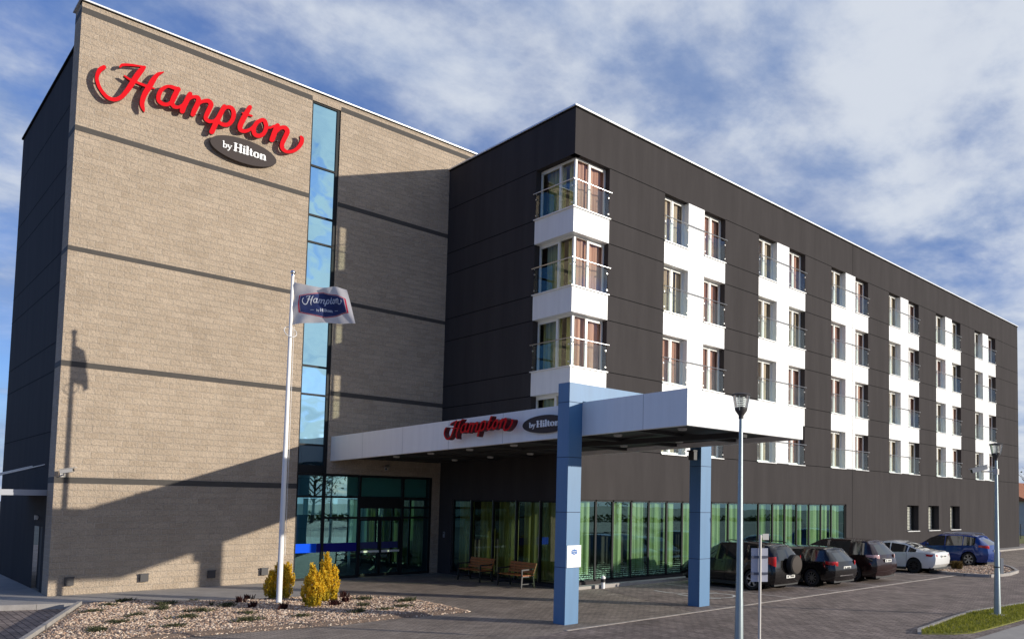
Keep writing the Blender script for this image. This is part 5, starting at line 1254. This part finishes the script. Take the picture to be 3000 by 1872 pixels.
# compact off-roader with a spare wheel on the tail
r1 = car((5.68, -3.22), 0.0, 'black off-roader with a spare wheel on its tail door, partly behind the second blue column', M['car_black'], 4.5, 1.82,
    [(-2.25, 1.54), (-2.0, 1.61), (-.8, 1.69), (.25, 1.66), (.75, 1.48), (1.22, 1.12), (1.55, 1.05), (2.25, .86)],
    [(-2.25, .70), (-1.2, .77), (.3, .77), (.9, .70)], [(-2.25, 1.08), (1.1, 1.0), (2.25, .8)],
    [.10, .02, 0, .06, .26, .32, .36, .36], (.355, .235), (-1.28, 1.36), None, [(-1.86, -1.05), (-.96, -.1), (-.02, .94)], shield=(.42, 1.16),
    extras=dict(rearglass=(3, 4), mirror=(.78, 1.10), handles=(-.75, .18), hz=.94, spokes=5), lamp=(.90, -2.23, 1.04, .15, .22, .36), plate=(.05, -2.30, .50))
m_ = MB(); m_.lathe([(0, -2.53), (.28, -2.53), (.345, -2.50), (.36, -2.41), (.35, -2.31), (.0, -2.30)], (.12, 0, .92), 32, 0, 'y'); sw = m_.build('spare_wheel', M['tyre'], r1, 40, world=False)
m_ = MB(); m_.lathe([(0, -2.555), (.25, -2.55), (.31, -2.535), (.315, -2.50)], (.12, 0, .92), 32, 0, 'y'); m_.build('wheel_cover', M['cover'], sw, 40, world=False)
for s in (-1, 1):
    m_ = MB(); m_.tube([(s * .60, -1.75, 1.64), (s * .61, -1.6, 1.69), (s * .61, -.1, 1.73), (s * .58, .15, 1.69)], .018, 6); m_.build('roof_rail', M['plastic'], r1, 50, world=False)
# black hatchback
car((8.40, -4.05), 0.0, 'black hatchback with a chrome rear bumper strip, between the off-roader and the maroon crossover', M['car_black'], 4.35, 1.79,
    [(-2.17, 1.36), (-1.95, 1.42), (-.8, 1.475), (.2, 1.46), (.7, 1.30), (1.2, 1.0), (1.5, .95), (2.17, .74)],
    [(-2.17, .70), (-1.2, .77), (.3, .77), (.9, .7)], [(-2.17, .96), (1.1, .90), (2.17, .7)],
    [.12, .02, 0, .08, .42, .50, .55, .55], (.325, .215), (-1.18, 1.42), None, [(-1.78, -1.12), (-1.02, -.12), (-.04, .92)], shield=(.35, 1.14),
    extras=dict(rearglass=(3, 4), mirror=(.72, .98), handles=(-.85, .12), hz=.84, spokes=10), lamp=(.89, -2.15, .88, .30, .34, .17), plate=(.0, -2.20, .72), chrome=[(-.72, .72, -2.215, .44, .03)])
# dark maroon crossover
car((11.42, -3.95), 0.0, 'dark maroon crossover with a roof spoiler, third car from the columns', M['car_maroon'], 4.75, 1.88,
    [(-2.37, 1.58), (-2.1, 1.64), (-.8, 1.70), (.2, 1.68), (.75, 1.48), (1.3, 1.14), (1.6, 1.08), (2.37, .86)],
    [(-2.37, .68), (-1.2, .76), (.3, .77), (.9, .70)], [(-2.37, 1.10), (1.1, 1.02), (2.37, .82)],
    [.14, .03, 0, .10, .42, .50, .56, .56], (.37, .235), (-1.32, 1.42), None, [(-2.0, -1.22), (-1.12, -.16), (-.08, 1.0)], shield=(.35, 1.22),
    extras=dict(rearglass=(3, 4), mirror=(.78, 1.12), handles=(-.95, .12), hz=.96, spokes=5, lampmat='tailclear'), lamp=(.935, -2.34, 1.02, .34, .40, .15), plate=(.0, -2.41, .86), chrome=[(-.42, .42, -2.42, .95, .02)])
# white coupe-like saloon
car((17.28, -3.75), 0.0, 'white saloon with a sloping coupe roof and dark alloy wheels', M['car_white'], 4.64, 1.78,
    [(-2.32, .985), (-2.0, 1.02), (-1.75, 1.04), (-1.35, 1.14), (-.75, 1.37), (-.1, 1.435), (.35, 1.41), (.85, 1.20), (1.25, .98), (1.5, .95), (2.32, .72)],
    [(-2.32, .72), (-1.4, .68), (-.6, .74), (.3, .76), (.9, .70)], [(-2.32, .93), (-1.3, .95), (1.1, .86), (2.32, .66)],
    [.20, .04, 0, .05, .06, .09, .1, .1], (.335, .22), (-1.30, 1.40), None, [(-1.36, -1.0), (-.94, -.10), (-.04, .98)], shield=(.42, 1.18), backlite=(-1.66, -.74),
    extras=dict(mirror=(.72, .98), handles=(-.85, .15), hz=.82, spokes=10), lamp=(.885, -2.30, .80, .30, .42, .15), plate=(.0, -2.37, .78), rimm='rimdk')
# blue crossover
rb = car((23.35, -3.80), 0.0, 'bright blue crossover parked farthest along the building', M['car_blue'], 4.75, 1.88,
    [(-2.37, 1.50), (-2.1, 1.56), (-.8, 1.65), (.2, 1.64), (.75, 1.46), (1.35, 1.12), (1.6, 1.06), (2.37, .84)],
    [(-2.37, .66), (-1.2, .74), (.3, .76), (.9, .70)], [(-2.37, 1.12), (1.1, .98), (2.37, .80)],
    [.14, .03, 0, .10, .55, .66, .74, .74], (.365, .235), (-1.36, 1.44), None, [(-1.7, -1.1), (-1.02, -.14), (-.06, 1.0)], shield=(.35, 1.26),
    extras=dict(rearglass=(3, 4), mirror=(.8, 1.08), handles=(-.9, .14), hz=.92, spokes=6), lamp=(.935, -2.34, 1.02, .28, .42, .17), plate=(.05, -2.41, .82))
for s in (-1, 1):
    m_ = MB(); m_.tube([(s * .6, -1.6, 1.62), (s * .61, -1.5, 1.68), (s * .61, -.1, 1.71), (s * .59, .1, 1.67)], .016, 6); m_.build('roof_rail', M['coping'], rb, 50, world=False)

# ------------------------------------------------------------------ trees across the road (seen mirrored in the glass), things beyond the wing
def tree(x, y, h, cr, seed, label, n=2600, bare=.0, z=-.3, group=None):
    rnd = random.Random(seed); root = empty('tree', (x, y, z), 0, label, 'tree', group)
    t = MB(); th = h * .38
    t.tube([(0, 0, 0), (.05, .03, th * .5), (.1, 0, th), (.05, .1, h * .8)], [h * .028, h * .022, h * .016, h * .004], 9)
    tips = []
    for i in range(16):
        a = i * 2.4; zb_ = th * (.75 + .06 * i); e = rnd.uniform(.5, 1.0) * cr; p = Vector((.08, .03, zb_)); q = Vector((e * math.cos(a), e * math.sin(a), min(h * .96, zb_ + e * rnd.uniform(.5, 1.1))))
        m_ = (p + q) / 2 + Vector((0, 0, -.1 * e)); t.tube([p, m_, q], [h * .010, h * .006, h * .002], 5); tips += [m_, q, (m_ + q) / 2]
        for k in range(3):
            q2 = q + Vector((rnd.uniform(-1, 1), rnd.uniform(-1, 1), rnd.uniform(-.2, .9))) * cr * .4; t.tube([(m_ + q) / 2, q2], [h * .004, h * .001], 4); tips.append(q2)
    t.build('trunk', M['bark'], root, 60, world=False)
    c = MB()
    for _ in range(n):
        b = rnd.choice(tips); p = b + Vector((rnd.gauss(0, 1), rnd.gauss(0, 1), rnd.gauss(0, .8))) * cr * .20; s = rnd.uniform(.10, .20)
        u = Vector((rnd.uniform(-1, 1), rnd.uniform(-1, 1), rnd.uniform(-1, 1))).normalized() * s; v = u.cross(Vector((rnd.uniform(-1, 1), rnd.uniform(-1, 1), 1))).normalized() * s * .6
        c.face([p - u, p - v, p + u, p + v])
    c.build('crown', M['leaf'], root, world=False)
for i, (x, y, h, cr, n) in enumerate(((14, -64, 7.5, 3.0, 1300), (24, -62, 9.5, 3.8, 1000), (35, -66, 7.5, 3.2, 1500), (3, -60, 8, 3.2, 1800), (46, -64, 9, 3.8, 2600), (58, -60, 8, 3.5, 2600), (-12, -62, 9, 3.6, 2400))):
    tree(x, y, h, cr, 20 + i, 'leafy tree across the road, seen only mirrored in the hotel glass', n, group='trees across the road')
mb = MB()
hd = empty('hedge', (20, -70, -.3), 0, 'dark clipped hedge across the road behind the trees', 'hedge')
rnd = random.Random(5); hm = MB()
for _ in range(5000):
    x = rnd.uniform(-60, 120); y = -70 + rnd.uniform(-.8, .8); z = rnd.uniform(-.3, .9 + .3 * math.sin(x * .3)); s = rnd.uniform(.2, .4)
    u = Vector((rnd.uniform(-1, 1), rnd.uniform(-1, 1), rnd.uniform(-1, 1))).normalized() * s; v = u.cross(Vector((rnd.uniform(-1, 1), rnd.uniform(-1, 1), 1))).normalized() * s * .7; p = Vector((x, y, z))
    hm.face([p - u, p - v, p + u, p + v])
hm.build('foliage', M['leaf'], hd)
# far buildings
fb = empty('far_house', (75, 14, -.3), 0, 'distant pale building with an orange roof at the right edge beyond the hotel', 'building')
mb = MB(); mb.box(74, 110, 9, 20, -.3, 3.9); mb.build('wall', M['plaster'], fb)
mb = MB()
mb.face([(73.5, 8.5, 3.9), (110, 8.5, 3.9), (110, 14.5, 6.4), (73.5, 14.5, 6.4)]); mb.face([(73.5, 20.5, 3.9), (110, 20.5, 3.9), (110, 14.5, 6.4), (73.5, 14.5, 6.4)]); mb.face([(73.5, 8.5, 3.9), (73.5, 14.5, 6.4), (73.5, 20.5, 3.9)])
mb.build('roof', M['tileroof'], fb)
fe = empty('fence', (60, 6, -.3), 0, 'dark wire fence beyond the far end of the hotel', 'fence')
mb = MB()
for i in range(14): mb.box(58 + i * 2.5, 58.06 + i * 2.5, 5.97, 6.03, -.3, 1.5)
mb.build('post', M['black'], fe)
mb = MB()
for z in (.2, .5, .8, 1.1, 1.4): mb.box(58, 92, 5.99, 6.01, z, z + .02)
mb.build('rail', M['black'], fe)
mb = MB(); mb.face([(45.8, 2.5, .02), (110, 2.5, .02), (110, 40, .02), (45.8, 40, .02)]); struct(mb.build('lawn', M['grassbase']))
tree(57.6, 1.4, 8.4, 2.6, 77, 'thin bare tree at the right edge beyond the hotel', 60, z=0)
fb2 = empty('far_shed', (-40, 70, -.3), 0, 'distant low white building at the left edge behind the tower', 'building')
mb = MB(); mb.box(-60, -24, 66, 76, -.3, 7.0); mb.build('wall', M['plaster'], fb2)
mb = MB(); mb.box(-60.4, -23.6, 65.6, 76.4, 7.0, 7.4); mb.build('roof', M['galv'], fb2)

# ------------------------------------------------------------------ sky and sun
SUN = Vector((.61, -1.0, .24)).normalized()
elev = math.asin(SUN.z); rot = math.atan2(SUN.x, SUN.y)
w = bpy.data.worlds.new('World'); scene.world = w; w.use_nodes = True
nt = w.node_tree; Lk = nt.links; nt.nodes.clear()
out = nt.nodes.new('ShaderNodeOutputWorld')
sky = nt.nodes.new('ShaderNodeTexSky'); sky.sky_type = 'NISHITA'; sky.sun_disc = False; sky.sun_elevation = elev; sky.sun_rotation = rot
sky.air_density = 1.0; sky.dust_density = .2; sky.ozone_density = 6.0
bg = nt.nodes.new('ShaderNodeBackground'); bg.inputs['Strength'].default_value = SKY_STR
hs = nt.nodes.new('ShaderNodeVectorMath'); hs.operation = 'MULTIPLY'; hs.inputs[1].default_value = SKY_TINT
Lk.new(sky.outputs[0], hs.inputs[0]); Lk.new(hs.outputs[0], bg.inputs[0])
tc = nt.nodes.new('ShaderNodeTexCoord'); sp = nt.nodes.new('ShaderNodeSeparateXYZ'); Lk.new(tc.outputs['Generated'], sp.inputs[0])
def mth(op, a, b=None, c=None):
    n = nt.nodes.new('ShaderNodeMath'); n.operation = op
    for i, v in enumerate((a, b, c)):
        if v is None: continue
        if isinstance(v, (int, float)): n.inputs[i].default_value = v
        else: Lk.new(v, n.inputs[i])
    return n.outputs[0]
zz = mth('ADD', mth('MAXIMUM', sp.outputs[2], 0.0), .22)
px = mth('DIVIDE', sp.outputs[0], zz); py = mth('DIVIDE', sp.outputs[1], zz)
cb = nt.nodes.new('ShaderNodeCombineXYZ'); Lk.new(px, cb.inputs[0]); Lk.new(py, cb.inputs[1]); cb.inputs[2].default_value = CLOUD_SEED
def fbm(scale, det, rough, dist=0.0, off=0.0):
    n = nt.nodes.new('ShaderNodeTexNoise'); n.inputs['Scale'].default_value = scale; n.inputs['Detail'].default_value = det; n.inputs['Roughness'].default_value = rough; n.inputs['Distortion'].default_value = dist
    if off:
        v = nt.nodes.new('ShaderNodeVectorMath'); v.inputs[1].default_value = (off, off * .7, off * .3); Lk.new(cb.outputs[0], v.inputs[0]); Lk.new(v.outputs[0], n.inputs['Vector'])
    else: Lk.new(cb.outputs[0], n.inputs['Vector'])
    return n.outputs['Fac']
def ramp(x, a, b, lo=0.0, hi=1.0):
    n = nt.nodes.new('ShaderNodeMapRange'); n.interpolation_type = 'SMOOTHSTEP'
    n.inputs[1].default_value = a; n.inputs[2].default_value = b; n.inputs[3].default_value = lo; n.inputs[4].default_value = hi; Lk.new(x, n.inputs[0]); return n.outputs[0]
# thin veil everywhere, broken puffs that grow towards +x, open sky towards -x
side = mth('ADD', mth('MULTIPLY', sp.outputs[0], .80), mth('MULTIPLY', sp.outputs[1], -.60))
big = fbm(.95, 4, .5, .4); fine = fbm(3.0, 9, .60, .15, 3.1)
dens = mth('ADD', mth('ADD', mth('MULTIPLY', big, .62), mth('MULTIPLY', fine, .42)), mth('ADD', mth('MULTIPLY', ramp(side, -.75, .45), .11), mth('MULTIPLY', ramp(mth('SUBTRACT', mth('MULTIPLY', sp.outputs[1], -1.0), mth('MULTIPLY', sp.outputs[2], 1.1)), .1, .75), .055)))
south = ramp(mth('MULTIPLY', sp.outputs[1], -1.0), .15, .5)
n_ = nt.nodes.new('ShaderNodeTexNoise'); n_.inputs['Scale'].default_value = 9.0; n_.inputs['Detail'].default_value = 8; n_.inputs['Roughness'].default_value = .58; n_.inputs['Distortion'].default_value = .4
mp_ = nt.nodes.new('ShaderNodeMapping'); mp_.inputs['Scale'].default_value = (1, 1, 1.8); Lk.new(tc.outputs['Generated'], mp_.inputs['Vector']); Lk.new(mp_.outputs[0], n_.inputs['Vector'])
dens = mth('ADD', dens, mth('MULTIPLY', mth('MULTIPLY', mth('SUBTRACT', n_.outputs['Fac'], .5), 1.1), south))
dcov = ramp(dens, CLOUD_LO, CLOUD_HI)
veil = mth('MULTIPLY', ramp(mth('SUBTRACT', mth('ADD', fbm(1.1, 5, .5, .2, 5.2), mth('MULTIPLY', side, .14)), mth('MULTIPLY', south, .22)), .22, .66), ramp(side, -.9, .1, .55, .78))
cov = mth('SUBTRACT', mth('ADD', dcov, veil), mth('MULTIPLY', dcov, veil))
clear = ramp(sp.outputs[0], -.55, .0)
cov = mth('MULTIPLY', mth('MULTIPLY', cov, clear), .94)
lit = ramp(mth('ADD', mth('ADD', mth('MULTIPLY', fbm(3.8, 8, .60, .1, 7.7), .95), mth('MULTIPLY', dcov, .16)), mth('MULTIPLY', ramp(side, -.6, .5), .14)), .46, .84)
cmix = nt.nodes.new('ShaderNodeMix'); cmix.data_type = 'RGBA'; cmix.inputs[6].default_value = (.25, .355, .59, 1); cmix.inputs[7].default_value = (.70, .75, .83, 1); Lk.new(lit, cmix.inputs[0])
bgc = nt.nodes.new('ShaderNodeBackground'); bgc.inputs['Strength'].default_value = CLOUD_STR; Lk.new(cmix.outputs[2], bgc.inputs[0])
mx = nt.nodes.new('ShaderNodeMixShader'); Lk.new(cov, mx.inputs[0]); Lk.new(bg.outputs[0], mx.inputs[1]); Lk.new(bgc.outputs[0], mx.inputs[2]); Lk.new(mx.outputs[0], out.inputs[0])

sl = bpy.data.lights.new('sun', 'SUN'); sl.energy = SUN_STR; sl.angle = R_(.53); sl.color = (1.0, .93, .82)
so_ = bpy.data.objects.new('sun', sl); COL.objects.link(so_); so_.rotation_euler = (-SUN).to_track_quat('-Z', 'Y').to_euler(); so_.location = SUN * 80

# ------------------------------------------------------------------ camera
yaw, pitch, roll = -.8335, .0564, .0139
fw = Vector((math.cos(pitch) * math.sin(-yaw), math.cos(pitch) * math.cos(yaw), math.sin(pitch)))
r0 = Vector((math.cos(yaw), math.sin(yaw), 0)); u0 = r0.cross(fw)
rgt = math.cos(roll) * r0 + math.sin(roll) * u0; up_ = -math.sin(roll) * r0 + math.cos(roll) * u0
cd = bpy.data.cameras.new('camera'); co_ = bpy.data.objects.new('camera', cd); COL.objects.link(co_)
mw = Matrix((rgt, up_, -fw)).transposed().to_4x4(); mw.translation = Vector((-17.5927, -21.4274, 3.033)); co_.matrix_world = mw
cd.sensor_width = 36; cd.sensor_fit = 'HORIZONTAL'; cd.lens = 2282.07 / 3000 * 36; cd.shift_x = -(2000.0 - 1500) / 3000; cd.shift_y = (1347.03 - 936) / 3000
cd.clip_start = .1; cd.clip_end = 2000
scene.camera = co_
vs_ = scene.view_settings; vs_.view_transform = 'Standard'; vs_.look = 'None'; vs_.gamma = 1; vs_.exposure = EXPO
scene.cycles.max_bounces = 8; scene.cycles.transparent_max_bounces = 16
